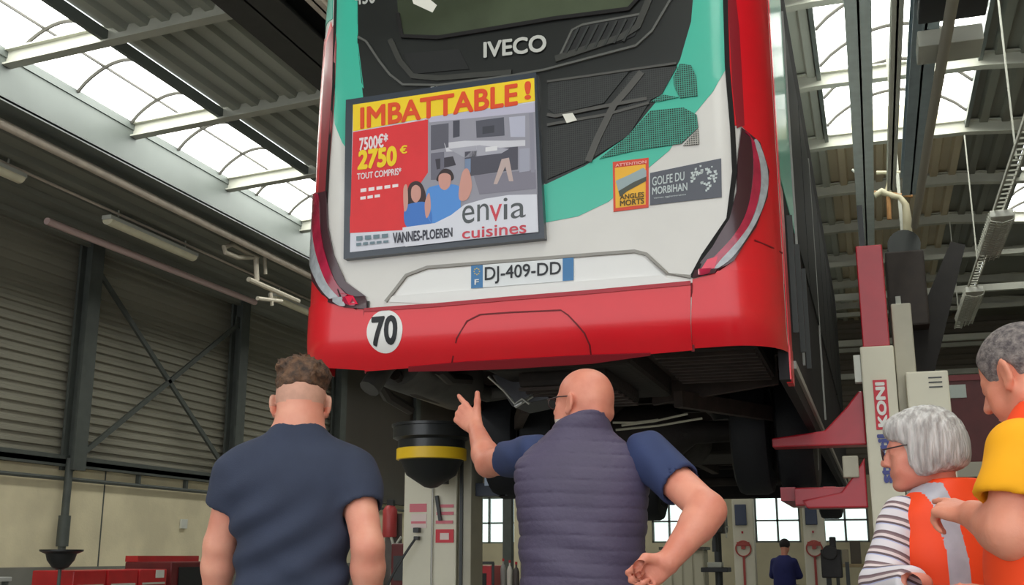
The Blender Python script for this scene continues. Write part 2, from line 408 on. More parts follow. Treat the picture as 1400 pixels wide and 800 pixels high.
# tube lamps and pipes along the left eave
def tube_light(x, y0, y1, z, label):
    t = thing('tube_lamp', (x,y0,z), label, 'lamp', None)
    MB().box((x-.09,y0,z),(x+.09,y1,z+.07)).build('housing', white_m, t, bevel=.01)
    mb = MB(); n = 10
    pts = [(x + .1*math.cos(PI+PI*i/n), y0+.04, z - .085*math.sin(PI*i/n)) for i in range(n+1)]
    mb.prism(pts, (0,y1-y0-.08,0)); mb.build('diffuser', mat('diffuser',(240,232,204),.4,var=.05), t, True)
    for y in (y0+.3, y1-.3): MB().bar((x,y,z+.06),(x,y,z+.24),.02).build('hanger', steel_l, t)
tube_light(-11.6, 14.25, 16.75, 6.45, 'beige tube lamp under the left eave beside the long pipe')
tube_light(-11.6, 9.2, 12.35, 6.5, 'beige tube lamp cut by the left edge of the photo')
tube_light(-11.45, 19.3, 21.8, 6.28, 'beige tube lamp beside the curled hoses near the bus')
def pipe(name, pts, r, m, label, cat='pipe'):
    mb = MB(); mb.tube(pts, r, 10); return tag(mb.build(name, m, None, True, org=pts[0]), label, cat)
pipe('pipe', [(-10.62,-4,6.66),(-10.62,33,6.66)], .065, pipe_m, 'long pinkish-grey pipe just below the galvanised gutter')
pipe('pipe', [(-12.2,13.6,6.28),(-12.2,14.3,6.28),(-12.2,19.9,6.33)], .06, mat('pink pipe',(214,184,180),.35), 'shorter pinkish pipe high on the corrugated left wall')
pipe('conduit', [(-11.6,4,6.62),(-11.6,33,6.62)], .022, pipe_m, 'thin beige conduit under the left eave carrying the tube lamps', 'conduit')
lt = mat('pale hose', (200,190,172), .5)
Q = lambda x, y, X=-10.85: atX(x, y, X)
pipe('air_hose', [Q(345,352),Q(325,352),Q(308,345),Q(306,338),Q(318,334),Q(335,344),Q(352,352)], .045, lt, 'pale curled air hose hooked under the left eave', 'hose')
t = thing('valve_rack', Q(350,385), 'pale pipe valve rack with stubs under the left eave', 'valve')
mb = MB(); mb.tube([Q(350,352),Q(351,385)], .05, 8); mb.tube([Q(362,352),Q(363,375)], .035, 8); mb.build('riser', lt, t, True)
mb = MB(); mb.tube([Q(340,382),Q(372,396),Q(408,412)], .05, 8); mb.tube([Q(352,408),Q(385,412)], .04, 8); mb.tube([Q(370,400),Q(372,418)], .035, 8); mb.build('manifold', lt, t, True)
# ------------------------------------------------------------------ left side of the floor
red_m = mat('tool red', (178,30,34), .4, var=.08, coat=.3)
dred = mat('dark red', (96,26,28), .5, var=.1)
t = thing('tool_cart', (-9,11.9,0), 'low bright red tool cart in front of the left wall', 'tool cart')
for j in range(3):
    y0 = 11.06 + j*.62
    MB().box((-9.6,y0,.1),(-9,y0+.58,.93)).build('drawer_block', red_m, t, bevel=.015)
    for z in (.3,.52,.74): MB().box((-8.995,y0+.06,z),(-8.98,y0+.52,z+.025)).build('drawer_handle', steel_l, t)
MB().box((-8.99,12.62,.82),(-8.985,12.8,.92)).build('sticker', white_m, t)
for y in (11.1,12.8):
    for x in (-9.5,-9.1): MB().lathe([(0,0),(.05,0),(.05,.03),(0,.03)], (x,y,.05), 12, 'x').build('caster', black_m, t, True)
t = thing('parts_washer', (-9.2,13.8,0), 'dark red parts washer with black front beside the red tool cart', 'parts washer')
MB().box((-9.8,13.05,.15),(-9.05,14.5,1.02)).build('tank', dred, t, bevel=.02)
MB().box((-9.045,13.2,.35),(-9.03,13.75,.95)).build('front_panel', black_m, t); MB().box((-9.045,13.95,.35),(-9.03,14.35,.95)).build('front_panel', black_m, t)
MB().box((-9.8,13.05,1.02),(-9.6,14.5,1.1)).build('rim', red_m, t)
for y in (13.15,14.4): MB().box((-9.7,y-.05,0),(-9.15,y+.05,.16)).build('foot', black_m, t)
t = thing('oil_drainer', (-8.95,10.75,0), 'black oil drain funnel on a thin stem left of the red tool cart', 'oil drainer')
MB().lathe([(.04,.0),(.09,.02),(.15,.1),(.17,.17),(.24,.2),(.24,.22),(.15,.21),(.02,.06)], (-8.95,10.75,.95), 24).build('funnel', black_m, t, True)
MB().tube([(-8.95,10.75,.2),(-8.95,10.75,1.0)], .02, 8).build('stem', steel, t, True)
MB().lathe([(0,0),(.24,0),(.26,.05),(.26,.4),(.1,.48),(0,.48)], (-8.95,10.75,.03), 24).build('tank', mat('grey tank',(150,150,146),.5), t, True)
t = thing('work_bench', (-9.2,10.1,0), 'pale grey low bench at the left edge beside the black drain funnel', 'bench')
MB().box((-9.9,8.9,.82),(-9.25,10.35,.87)).build('bench_top', mat('bench grey',(176,176,172),.5), t, bevel=.01)
for x in (-9.85,-9.3):
    for y in (8.95,10.3): MB().bar((x,y,0),(x,y,.82),.05).build('leg', steel, t)
MB().box((-9.7,9.9,.87),(-9.4,10.3,.95)).build('box', black_m, None, bevel=.01, org=(-9.55,10.1,.87))
tag(C.objects['box'], 'small black box lying on the pale grey low bench', 'box')
# ================================================================== the bus
XC, HW, YR = -1.62, 1.275, 5.06          # centre, half width, rear face
ZB0, ZTOP, YF = 2.07, 4.85, 16.9
RC, RD = .26, .34
def skin_y(u, z):
    c = abs(u); y = .012*(c/HW)**2
    if c > HW-RC:
        t = min(1, (c-(HW-RC))/RC); y += RD*(1-math.sqrt(max(0, 1-t*t)))
    if z < 2.22: y += .10*((2.22-z)/.15)**2*.6
    if z < 2.40: y -= .02
    if z > 3.3: y += .05*(z-3.3)**2
    return YR + y
def skin_n(u, z):
    e = .004
    uu = max(-HW+.004, min(HW-.004, u))
    a = (skin_y(uu+e,z)-skin_y(uu-e,z))/(2*e); b = (skin_y(u,z+e)-skin_y(u,z-e))/(2*e)
    return Vector((a,-1,b)).normalized()
def S(u, z, off=0.0):
    return Vector((XC+u, skin_y(u,z), z)) + skin_n(u,z)*off
def uz(px, py):
    Y = YR; p = None
    for _ in range(30):
        p = atY(px, py, Y); u = max(-HW*.997, min(HW*.997, p.x-XC)); Y = Y*.5 + .5*skin_y(u, p.z)
    return (max(-HW*.997, min(HW*.997, p.x-XC)), p.z)
def smooth_px(pts, n=6, closed=True):
    out = []; m = len(pts)
    for i in range(m if closed else m-1):
        if closed: p0, p1, p2, p3 = pts[i-1], pts[i], pts[(i+1) % m], pts[(i+2) % m]
        else: p0, p1, p2, p3 = pts[max(i-1,0)], pts[i], pts[i+1], pts[min(i+2,m-1)]
        for q in range(n):
            t = q/n
            out.append(tuple(.5*((2*p1[k]) + (-p0[k]+p2[k])*t + (2*p0[k]-5*p1[k]+4*p2[k]-p3[k])*t*t + (-p0[k]+3*p1[k]-3*p2[k]+p3[k])*t**3) for k in (0,1)))
    if not closed: out.append(pts[-1])
    return out
UCUT = [-1.27+.0,-1.26,-1.245,-1.22,-1.19,-1.16,-1.12,-1.08,-1.04,-1.0] + [x*.2-.8 for x in range(9)] + [1.0,1.04,1.08,1.12,1.16,1.19,1.22,1.245,1.26]
ZCUT = [2.1,2.13,2.16,2.19,2.22,2.3,2.399,2.401,2.6,2.9,3.2,3.4,3.6,3.8,4.0,4.2,4.4,4.6,4.8]
def conform(poly, off, th):
    """polygon in (u,z) -> slab lying on the rear skin"""
    bm = bmesh.new()
    vs = [bm.verts.new((p[0], 0, p[1])) for p in poly]
    es = [bm.edges.new((vs[i], vs[(i+1) % len(vs)])) for i in range(len(vs))]
    bmesh.ops.triangle_fill(bm, use_beauty=True, edges=es, normal=(0,-1,0))
    umin = min(p[0] for p in poly); umax = max(p[0] for p in poly); zmin = min(p[1] for p in poly); zmax = max(p[1] for p in poly)
    for c in UCUT:
        if umin < c < umax: bmesh.ops.bisect_plane(bm, geom=bm.verts[:]+bm.edges[:]+bm.faces[:], plane_co=(c,0,0), plane_no=(1,0,0), dist=1e-5)
    for c in ZCUT:
        if zmin < c < zmax: bmesh.ops.bisect_plane(bm, geom=bm.verts[:]+bm.edges[:]+bm.faces[:], plane_co=(0,0,c), plane_no=(0,0,1), dist=1e-5)
    bm.verts.index_update()
    n = len(bm.verts); V = []; Fc = []
    for v in bm.verts: V.append(S(v.co.x, v.co.z, off+th))
    for v in bm.verts: V.append(S(v.co.x, v.co.z, off))
    for f in bm.faces:
        idx = [v.index for v in f.verts]
        if f.normal.y > 0: idx.reverse()
        Fc.append(tuple(idx)); Fc.append(tuple(i+n for i in reversed(idx)))
    for e in bm.edges:
        if len(e.link_faces) == 1: a, b = e.verts[0].index, e.verts[1].index; Fc.append((a, b, b+n, a+n))
    bm.free()
    return V, Fc
ORG = Vector((XC, 11, 0))
bus = thing('bus', ORG, 'red, white and teal city bus raised on column lifts, seen from behind and below', 'bus')
def panel(name, px, m, off=0.0, th=.004, sm=False, parent=None, mb=None, raw=False):
    pts = smooth_px(px) if sm else px
    poly = pts if raw else [uz(*p) for p in pts]
    own = mb is None
    mb = mb or MB(); V, Fc = conform(poly, off, th); mb.add(V, Fc)
    if own: return mb.build(name, m, parent or bus, True)
def ribbon(px, w, off, th=.004, sm=False, mb=None, closed=False):
    pts = smooth_px(px, 5, closed) if sm else px
    q = [Vector(uz(*p)) for p in pts]; L = []; R_ = []
    for i, p in enumerate(q):
        t = (q[min(i+1,len(q)-1)] - q[max(i-1,0)]).normalized(); nn = Vector((-t.y, t.x))*w/2
        L.append(p+nn); R_.append(p-nn)
    mb = mb or MB()
    vs = []
    for l, r in zip(L, R_): vs += [S(l.x,l.y,off+th), S(r.x,r.y,off+th), S(l.x,l.y,off), S(r.x,r.y,off)]
    fs = []
    for i in range(len(q)-1):
        a = i*4; b = a+4; fs += [(a,a+1,b+1,b),(a,b,b+2,a+2),(a+1,a+3,b+3,b+1)]
    mb.add(vs, fs); return mb
def text(s, quad, m, off, name='lettering', parent=None, bold=0.0, mb=None, shear=0.0, spacing=1.0):
    """quad: TL, TR, BR, BL in photo pixels"""
    vs, fs = glyphs(s, bold, shear, spacing); q = [Vector(uz(*p)) for p in quad]; bm = bmesh.new(); bv = []
    for x, y, ly in vs:
        top = q[0].lerp(q[1], x); bot = q[3].lerp(q[2], x); p = bot.lerp(top, y); bv.append(bm.verts.new((p.x, ly, p.y)))
    for f in fs:
        try: bm.faces.new([bv[i] for i in f])
        except ValueError: pass
    for cs, ax in ((UCUT, 0), (ZCUT, 2)):
        for c in cs:
            if min(v.co[ax] for v in bm.verts) < c < max(v.co[ax] for v in bm.verts):
                bmesh.ops.bisect_plane(bm, geom=bm.verts[:]+bm.edges[:]+bm.faces[:], plane_co=(c,0,0) if ax == 0 else (0,0,c), plane_no=(1,0,0) if ax == 0 else (0,0,1), dist=1e-6)
    bm.verts.index_update(); out = [S(v.co.x, v.co.z, off+v.co.y) for v in bm.verts]; fs = [tuple(v.index for v in f.verts) for f in bm.faces]; bm.free()
    own = mb is None; mb = mb or MB(); mb.add(out, fs)
    if own: return mb.build(name, m, parent or bus)
def dashes(quad, n, off, mb):
    # a line of print too small to read: plain word-length bars
    q = [Vector(p) for p in quad]
    for i in range(n):
        a, b = i/n+.01, (i+.78)/n
        V, Fc = conform([uz(*q[0].lerp(q[1],a)), uz(*q[0].lerp(q[1],b)), uz(*q[3].lerp(q[2],b)), uz(*q[3].lerp(q[2],a))], off, .0004); mb.add(V, Fc)
white = mat('bus white', (214,210,205), .32, var=.03, scale=3, coat=.3)
red = mat('bus red', (222,16,34), .34, var=.04, scale=2, coat=.35)
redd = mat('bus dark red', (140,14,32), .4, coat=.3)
teal = mat('bus teal', (62,184,158), .35, coat=.3)
blk = mat('bus black', (30,32,31), .3, var=.1, scale=3, coat=.2)
blk2 = mat('bus black trim', (40,42,40), .45)
seam = mat('panel gap', (12,8,8), .8)
glassd = mat('rear window glass', (72,80,62), .12, var=.35, scale=1.1, coat=.5)  # greenish base colour brightened to stand for reflections in the glass
lens_g = mat('clear lens', (172,176,182), .25, coat=.6, var=.12, scale=30)
lens_r = mat('red lens', (168,24,62), .2, coat=.8, var=.25, scale=9)
# rear body skin
us = sorted(set([-HW*.9999,HW*.9999] + UCUT)); zs = [ZB0] + [z for z in ZCUT if z > ZB0] + [ZTOP]
mb = MB(); vs = [S(u,z) for z in zs for u in us]; n = len(us)
mb.add(vs, [(j*n+i, j*n+i+1, (j+1)*n+i+1, (j+1)*n+i) for j in range(len(zs)-1) for i in range(n-1)])
mb.build('rear_body', white, bus, True)
# sides, roof, front (side walls start where the corner ends)
YS = YR + RD + .012
side_dark = mat('bus side dark', (40,38,40), .7, var=.15, scale=1.2, spec=.15)  # dark colour stands for the grazing reflection over the livery
side_glass = mat('side window dark', (24,26,28), .55, spec=.2)
mb = MB()
for s in (-1, 1):
    x = XC + s*HW; zb_ = 1.93 if s > 0 else 2.2
    mb.add([(x,YS,zb_),(x,YF,zb_),(x,YF,ZTOP),(x,YS,ZTOP),(x-s*.05,YS,zb_),(x-s*.05,YF,zb_),(x-s*.05,YF,ZTOP),(x-s*.05,YS,ZTOP)], [(0,1,2,3),(4,7,6,5),(0,4,5,1),(3,2,6,7),(1,5,6,2),(0,3,7,4)])
mb.build('side_wall', side_dark, bus)
mb = MB(); mb.add([(XC-HW,YS,ZTOP),(XC-HW+.2,YS-.28,ZTOP+.02),(XC+HW-.2,YS-.28,ZTOP+.02),(XC+HW,YS,ZTOP),(XC+HW,YF,ZTOP),(XC-HW,YF,ZTOP)], [(0,1,2,3,4,5)])
mb.box((XC-HW+.15,YS,ZTOP-.02),(XC+HW-.15,YF,ZTOP+.09)); mb.box((XC-.8,7,ZTOP+.09),(XC+.8,9.5,ZTOP+.35)); mb.build('roof', white, bus, bevel=.02)
mb = MB(); mb.box((XC-HW,YF-.05,1.93),(XC+HW,YF+.12,ZTOP)); mb.build('front_body', side_dark, bus, bevel=.06)
mb = MB(); mb.box((XC-HW+.1,YF+.12,2.9),(XC+HW-.1,YF+.14,4.5)); mb.build('windscreen', glassd, bus, bevel=.008)
# right side: glazing, livery at the rear, door and silver strips
xr = XC+HW
for s in (-1, 1):
    x = XC+s*HW
    sd = lambda y0, y1, z0, z1, th=.012: MB().box((min(x,x+s*th),y0,z0),(max(x,x+s*th),y1,z1))
    sd(YS+.0,5.62,1.93 if s > 0 else 2.1,2.95,.006).build('corner_panel', red, bus)
    sd(YS+.0,5.50,2.95,3.9,.006).build('corner_panel', red, bus)
    sd(YS+.0,5.50,3.9,4.85,.006).build('corner_panel', red, bus)
    sd(5.50,6.6,3.0,4.85,.004).build('livery_panel', teal, bus)
    y = 6.7
    while y < 16:
        sd(y,y+1.35,3.0,4.45,.010).build('side_window', side_glass, bus); y += 1.42
    for y in (6.66,9.48): sd(y-.012,y+.012,2.2,4.5,.014).build('silver_strip', mat('silver strip',(150,150,146),.6), bus)
    sd(5.66,16.5,2.02 if s > 0 else 2.24,2.06 if s > 0 else 2.28,.018).build('skirt_strip', mat('skirt strip',(150,146,140),.4), bus)
    for y in (5.9,6.5,7.1): MB().bar((x+s*.015,y,2.25),(x+s*.015,y,2.9),.03).build('flap_edge', blk2, bus)
    if s < 0: continue
    mb = MB(); mb.prism([(x+s*.008,5.42,1.99),(x+s*.008,5.5,1.925),(x+s*.008,5.62,1.925),(x+s*.008,5.62,2.1),(x+s*.008,5.42,2.1)], (-s*.03,0,0)); mb.build('skirt_corner', red, bus)
# ---- livery on the rear face
panel('black_upper', [(489,-40),(489,60),(497,135),(560,200),(747,252),(800,227),(858,187),(905,130),(930,82),(945,30),(951,-40)], blk, 0, .003)
panel('teal_swoosh', [(951,-40),(945,30),(930,82),(905,130),(858,187),(800,227),(747,252),(700,262),(700,308),(748,304),(790,296),(832,276),(872,242),(915,206),(942,165),(975,125),(994,92),(990,-40)], teal, 0, .003)
panel('teal_left', [(457,-40),(460,60),(455,130),(458,170),(468,195),(482,215),(500,215),(500,140),(490,60),(489,-40)], teal, 0, .003)
# red and dark red corners
panel('red_corner', [(405,58),(433,60),(446,56),(453,30),(459,60),(456,130),(450,200),(447,262),(436,268),(426,275),(419,300),(419,340),(428,380),(450,414),(500,422),(500,506),(405,512)], red, 0, .004)
panel('teal_corner', [(410,-40),(457,-40),(455,26),(442,54),(433,60),(405,58)], teal, 0, .004)
panel('red_corner', [(989,-40),(1100,-40),(1110,480),(947,476),(947,382),(978,374),(1003,357),(1031,312),(1046,270),(1048,235),(1036,196),(1013,172),(999,172),(996,100)], red, 0, .004)
panel('corner_groove_shade', [(459,30),(461,62),(458,140),(452,215),(449,262),(436,268),(440,200),(444,100),(448,58)], redd, .004, .002)  # dark red strip paints the shade inside the recessed corner
panel('corner_groove_shade', [(993,-40),(1001,-40),(1010,40),(1014,110),(1017,172),(1007,176),(1001,120)], redd, .004, .002)  # same recess shade on the right corner, painted dark red
ribbon([(990,-40),(994,92),(1001,175),(1004,235),(996,300),(962,350),(946,380)], .022, .004).build('panel_gap', seam, bus); ribbon([(489,422),(470,412),(452,365),(446,300),(450,220),(457,120),(459,30),(461,-40)], .018, .004).build('panel_gap', seam, bus)
# bumper
panel('bumper', [(500,425),(600,418),(700,409),(800,401),(945,388),(947,477),(890,482),(810,487),(700,492),(620,497),(500,506)], red, .002, .012)
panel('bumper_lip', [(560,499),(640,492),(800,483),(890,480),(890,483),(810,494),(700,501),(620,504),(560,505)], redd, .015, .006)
for q, ww, oo in (([(500,424),(501,508)],.008,.013), ([(945,388),(948,478)],.014,.013), ([(619,494),(626,462),(640,440),(658,431),(700,428),(768,425),(778,432),(790,444),(800,455),(807,470),(810,492)],.007,.014), ([(1030,329),(1052,338),(1075,346)],.007,.005)): ribbon(q, ww, oo).build('bumper_seam', mat('bumper seam',(110,8,20),.6), bus)
mb = ribbon([(500,425),(600,418),(700,409),(800,401),(945,388)], .02, .016); mb.build('bumper_edge', mat('bumper edge',(170,22,40),.4), bus)
# plate recess: raised outline on the white panel
mb = ribbon([(528,413),(540,398),(556,377),(585,366),(700,357),(868,344),(884,348),(914,376),(945,379)], .016, .0, .012, mb=None); mb.build('recess_edge', mat('recess edge',(150,146,140),.5), bus)
panel('recess_panel', [(532,413),(545,398),(560,380),(587,370),(700,361),(868,348),(880,352),(911,380),(943,384),(800,399),(600,416)], mat('recess white',(226,224,222),.3,coat=.3), 0, .004)
MB().add([S(*uz(490,412),.006),S(*uz(506,412),.006),S(*uz(506,423),.006),S(*uz(490,423),.006)], [(0,1,2,3)]).build('bracket', blk2, bus)
# tail lights
def light(out, inn, gm, pl):
    t = panel('tail_light', pl, mat('lens base',(60,22,34),.3,coat=.6), .004, .012)
    panel('clear_lens', gm, lens_g, .016, .005, parent=t, sm=True); panel('red_lens', inn, lens_r, .016, .004, parent=t, sm=True)
    panel('bright_lens', out, mat('bright lens',(226,32,70),.25,coat=.6), .020, .002, parent=t)
light([(463,402),(476,403),(492,417),(480,418)],
      [(430,272),(439,268),(441,310),(448,350),(462,388),(488,416),(474,416),(452,392),(438,355),(431,315)],
      [(424,285),(430,272),(431,315),(438,355),(452,392),(474,417),(462,417),(442,396),(428,362),(421,320)],
      [(421,300),(427,276),(441,264),(448,262),(450,310),(458,350),(474,386),(503,412),(503,423),(472,421),(450,414),(430,384),(420,342)])
light([(968,356),(982,352),(978,368),(957,373)],
      [(1016,182),(1024,192),(1027,235),(1020,285),(1003,322),(975,355),(955,376),(975,372),(999,345),(1020,312),(1033,275),(1036,240),(1030,200)],
      [(1028,194),(1035,200),(1045,236),(1043,270),(1028,310),(1000,354),(976,371),(985,358),(1008,330),(1026,300),(1036,262),(1036,230)],
      [(1012,176),(1036,196),(1048,235),(1046,270),(1031,312),(1003,357),(978,374),(947,381),(958,360),(975,338),(997,300),(1006,262),(1008,210)])
# upper black panel: window, bezel, grilles
win = panel('rear_window', [(540,-60),(545,20),(552,52),(600,52),(680,38),(758,25),(858,12),(895,-20),(905,-60)], glassd, .004, .003)
panel('window_sticker', [(563,-4),(581,-6),(598,8),(592,18),(566,6)], mat('paper',(225,222,212),.7), .007, .001, parent=win)
mb = ribbon([(545,20),(551,51),(600,53),(680,40),(758,27),(860,14),(900,-30)], .022, .004, .014, mb=None); mb.build('window_seal', seam, bus)
mb = ribbon([(491,52),(502,58),(520,85),(534,103),(552,117),(600,118),(700,105),(745,97),(870,64),(892,44),(925,-12)], .012, .003, .014, sm=False); mb.build('bezel_highlight', mat('bezel edge',(92,92,88),.35), bus)  # lighter grey ribbon draws the highlight along the bezel
mb = ribbon([(534,55),(548,85),(565,105),(600,108),(700,100)], .03, .003, .01); ribbon([(900,-30),(884,10),(872,38),(850,52),(760,82)], .035, .003, .012, mb=mb); mb.build('bezel_ridge', mat('bezel ridge',(58,58,54),.35), bus)
panel('air_intake', [(552,75),(628,68),(642,95),(566,102)], mat('intake black',(12,13,12),.6), .004, .004)
lou = panel('louvre_panel', [(765,78),(784,42),(796,36),(882,20),(868,50),(850,58)], mat('louvre black',(16,17,16),.6), .004, .004)
mb = MB()
for i in range(7):
    x = 786+i*13; mb_ = ribbon([(x-13+2,74-i*2.6),(x+6,40-i*2.4)], .012, .008, .01, mb=mb)
mb.build('louvre_blade', blk2, lou)
mb = ribbon([(765,80),(783,42),(797,35),(884,19)], .012, .006, .006); mb.build('louvre_rim', mat('bezel edge',(92,92,88),.35), lou)
sil = mat('badge silver', (206,206,200), .35, metal=.3)
text('IVECO', [(662,59),(748,48),(748,72),(662,81)], sil, .012, 'badge_lettering', bold=.03)
text('430', [(486,-12),(514,-15),(514,5),(486,8)], sil, .005, 'fleet_number', bold=.02)
mb = MB()
for i, (x, w) in enumerate(((590,5),(597,4),(603,6),(611,4),(618,5),(624,5))): V, Fc = conform([uz(x,120-i*.6),uz(x+w,119.5-i*.6),uz(x+w,124-i*.6),uz(x,124.5-i*.6)], .012, .001); mb.add(V, Fc)
mb.build('small_lettering', sil, bus)
pm_b = perforated('black mesh', (44,46,44), (8,8,8)); pm_t = perforated('teal mesh', (52,140,120), (10,24,20)); pm_w = perforated('white mesh', (170,166,158), (30,30,28))
panel('grille', [(749,120),(752,112),(862,97),(826,142),(760,157),(750,150)], pm_b, .004, .006)
panel('grille', [(749,178),(830,157),(895,130),(860,186),(800,224),(749,246)], pm_b, .004, .006)
panel('grille', [(866,97),(912,93),(926,92),(905,130),(893,136),(838,141)], pm_b, .004, .006)
panel('grille', [(930,88),(945,90),(952,105),(954,132),(930,135),(922,118),(921,106)], pm_t, .004, .006)
panel('grille', [(905,130),(928,134),(900,140),(890,140)], pm_t, .004, .006)
panel('grille', [(858,187),(890,152),(935,148),(953,158),(955,175),(932,197),(868,207),(820,218)], pm_t, .004, .006)
panel('grille', [(955,177),(956,198),(934,200)], pm_w, .004, .006)
gf = mat('grille frame', (76,74,70), .45)
mb = ribbon([(749,113),(800,106),(868,96),(925,88)], .012, .008, .008); ribbon([(749,158),(760,160),(830,146),(885,136)], .018, .008, .008, mb=mb); ribbon([(749,172),(830,158),(888,142)], .014, .008, .008, mb=mb)
ribbon([(878,100),(858,125),(840,145),(818,190),(805,222)], .035, .008, .008, mb=mb); mb.build('grille_frame', gf, bus)
mb = MB()
for q in ([(770,158),(784,156),(790,166),(776,170)],): V, Fc = conform([uz(*p) for p in q], .016, .001); mb.add(V, Fc)
mb.build('reflector', mat('paper',(225,222,212),.7), bus)
# number plate
plate = panel('number_plate', [(645,364),(785,353),(785,384),(645,395)], mat('plate white',(222,224,226),.35), .004, .006)
pb = mat('plate blue', (58,118,170), .4)
panel('blue_band', [(645,364),(661,363),(661,394),(645,395)], pb, .010, .001, parent=plate); panel('blue_band', [(770,354),(785,353),(785,384),(770,385)], pb, .010, .001, parent=plate)
text('DJ-409-DD', [(664,366),(768,358),(768,381),(664,390)], mat('plate black',(34,36,42),.5), .0125, 'plate_lettering', plate, bold=.01)
text('F', [(650,383),(656,382.5),(656,390),(650,390.5)], mat('print white',(225,225,225),.5), .0125, 'country_letter', plate, bold=.02)
mb = MB()
for i in range(8): a = 2*PI*i/8; x, y = 653+3.6*math.cos(a), 372+4.2*math.sin(a); V, Fc = conform([uz(x-.7,y-.7),uz(x+.7,y-.7),uz(x+.7,y+.7),uz(x-.7,y+.7)], .0115, .0005); mb.add(V, Fc)
mb.build('stars', mat('star yellow',(230,200,60),.5), plate)
# 70 disc
c0 = Vector(uz(527.5,452.5)); rr = abs(uz(552,452.5)[0]-c0.x)
disc = panel('speed_disc', [(c0.x+rr*math.cos(2*PI*i/40), c0.y+(rr+.006)*math.sin(2*PI*i/40)) for i in range(40)], mat('disc white',(232,230,228),.4), .014, .003, raw=True)
text('70', [(510,434),(546,431),(546,470),(511,474)], mat('print black',(24,26,30),.5), .0185, 'speed_number', disc, bold=.035)
# stickers
st = panel('warning_sticker', [(838,222),(887,216),(887,284),(839,290)], mat('sticker orange red',(214,66,40),.45), .003, .002)
yl = mat('sticker yellow', (236,176,42), .45)
panel('yellow_field', [(841,230),(883,225),(883,280),(842,285)], yl, .005, .0008, parent=st)
panel('bus_picture', [(842,248),(860,240),(880,230),(884,234),(884,246),(865,254),(846,262)], mat('sticker grey',(150,166,170),.5), .006, .0008, parent=st)
panel('bus_picture', [(846,262),(866,250),(884,242),(884,248),(858,262),(848,270)], mat('sticker dark',(70,74,64),.5), .007, .0008, parent=st)
mb = MB(); text('ANGLES', [(848,267),(881,263),(881,270),(848,274)], None, .0075, mb=mb, bold=.03); text('MORTS', [(848,275),(881,271),(881,279),(848,283)], None, .0075, mb=mb, bold=.03); mb.build('sticker_lettering', mat('sticker ink',(92,70,20),.5), st)
text('ATTENTION', [(842,225),(884,220),(884,224),(842,229)], mat('print pink',(240,180,170),.5), .0075, 'sticker_heading', st, bold=.02)
gs = panel('region_sticker', [(889,237),(986,217),(987,270),(889,281)], mat('sticker slate',(82,84,94),.45), .003, .002)
lg = mat('sticker pale', (196,204,204), .5)
mb = MB(); text('GOLFE DU', [(892,243),(936,235),(936,247),(892,255)], None, .0058, mb=mb, bold=.01); text('MORBIHAN', [(892,257),(940,250),(940,261),(892,267)], None, .0058, mb=mb, bold=.018)
text('vannes agglomeration', [(894,270),(938,265),(938,268),(894,273)], None, .0058, mb=mb); mb.build('sticker_lettering', lg, gs)
mb = MB(); rnd = random.Random(3)
for i in range(60):
    a = rnd.uniform(0, 2*PI); r = rnd.uniform(.15,1)**.6; x, y = 962+19*r*math.cos(a), 244+18*r*math.sin(a)-(r*2*math.cos(a)); s = rnd.uniform(1.0,2.2)
    if 945 < x < 965 and y > 252: continue
    V, Fc = conform([uz(x-s,y-s*.6),uz(x+s,y-s),uz(x+s*.8,y+s*.7),uz(x-s*.6,y+s)], .005, .0008); mb.add(V, Fc)
mb.build('island_mark', lg, gs)

# advertising frame and poster
fr = panel('advert_frame', [(478,141),(736,104),(748,329),(475,357)], mat('advert frame',(46,54,66),.35,coat=.3), .0, .045)
O = .046
panel('poster_sheet', [(488,148),(734,112),(740,321),(484,348)], mat('poster white',(214,214,224),.5), O, .001, parent=fr)
py_ = mat('poster yellow', (244,208,28), .5); pr = mat('poster red', (222,44,50), .5, var=.04)
panel('poster_banner', [(488,148),(734,112),(735,143),(603,163),(488,184)], py_, O+.0015, .001, parent=fr)
text('IMBATTABLE', [(498,152),(712,119),(712,149),(498,181)], mat('poster orange',(226,74,26),.5), O+.0035, 'banner_lettering', fr, bold=.03)
text('!', [(721,117),(730,116),(730,141),(721,142)], mat('poster orange',(226,74,26),.5), O+.0035, 'banner_lettering', fr, bold=.04)
panel('red_block', [(488,185),(590,168),(586,235),(565,262),(560,314),(484,322)], pr, O+.0015, .001, parent=fr)
panel('red_block', [(586,168),(590,168),(590,315),(556,318),(484,322),(484,300)], pr, O+.0012, .001, parent=fr)
text('2750', [(496,210),(548,203),(548,231),(494,237)], py_, O+.0035, 'price_lettering', fr, bold=.05)
text('€', [(552,204),(562,202.5),(562,214),(552,215.5)], py_, O+.0035, 'price_lettering', fr, bold=.03)
ppale = mat('poster pale',(236,222,224),.5)
text('7500€*', [(497,192),(536,186),(536,205),(497,211)], ppale, O+.0035, 'old_price_lettering', fr, bold=.03)
text('TOUT COMPRIS*', [(494,241),(554,233),(554,243),(494,250)], ppale, O+.0035, 'price_small_lettering', fr, bold=.02)
mb = MB(); dashes([(498,262),(552,255),(552,259),(498,267)], 5, O+.0025, mb); dashes([(498,273),(527,269),(527,273),(498,277)], 3, O+.0025, mb)
mb.build('small_print', ppale, fr)
V = lambda c: mat('poster %d %d %d' % c, c, .55)
def flat(pts, c, lay, name='kitchen_picture', sm=False, par=None):
    return panel(name, pts, V(c), O+.002+lay*.0006, .0004, sm=sm, parent=par or fr)
flat([(590,165),(735,145),(740,312),(560,316),(575,262),(590,240)], (150,148,160), 0)
flat([(590,165),(735,145),(735,158),(592,172)], (188,184,204), 1)
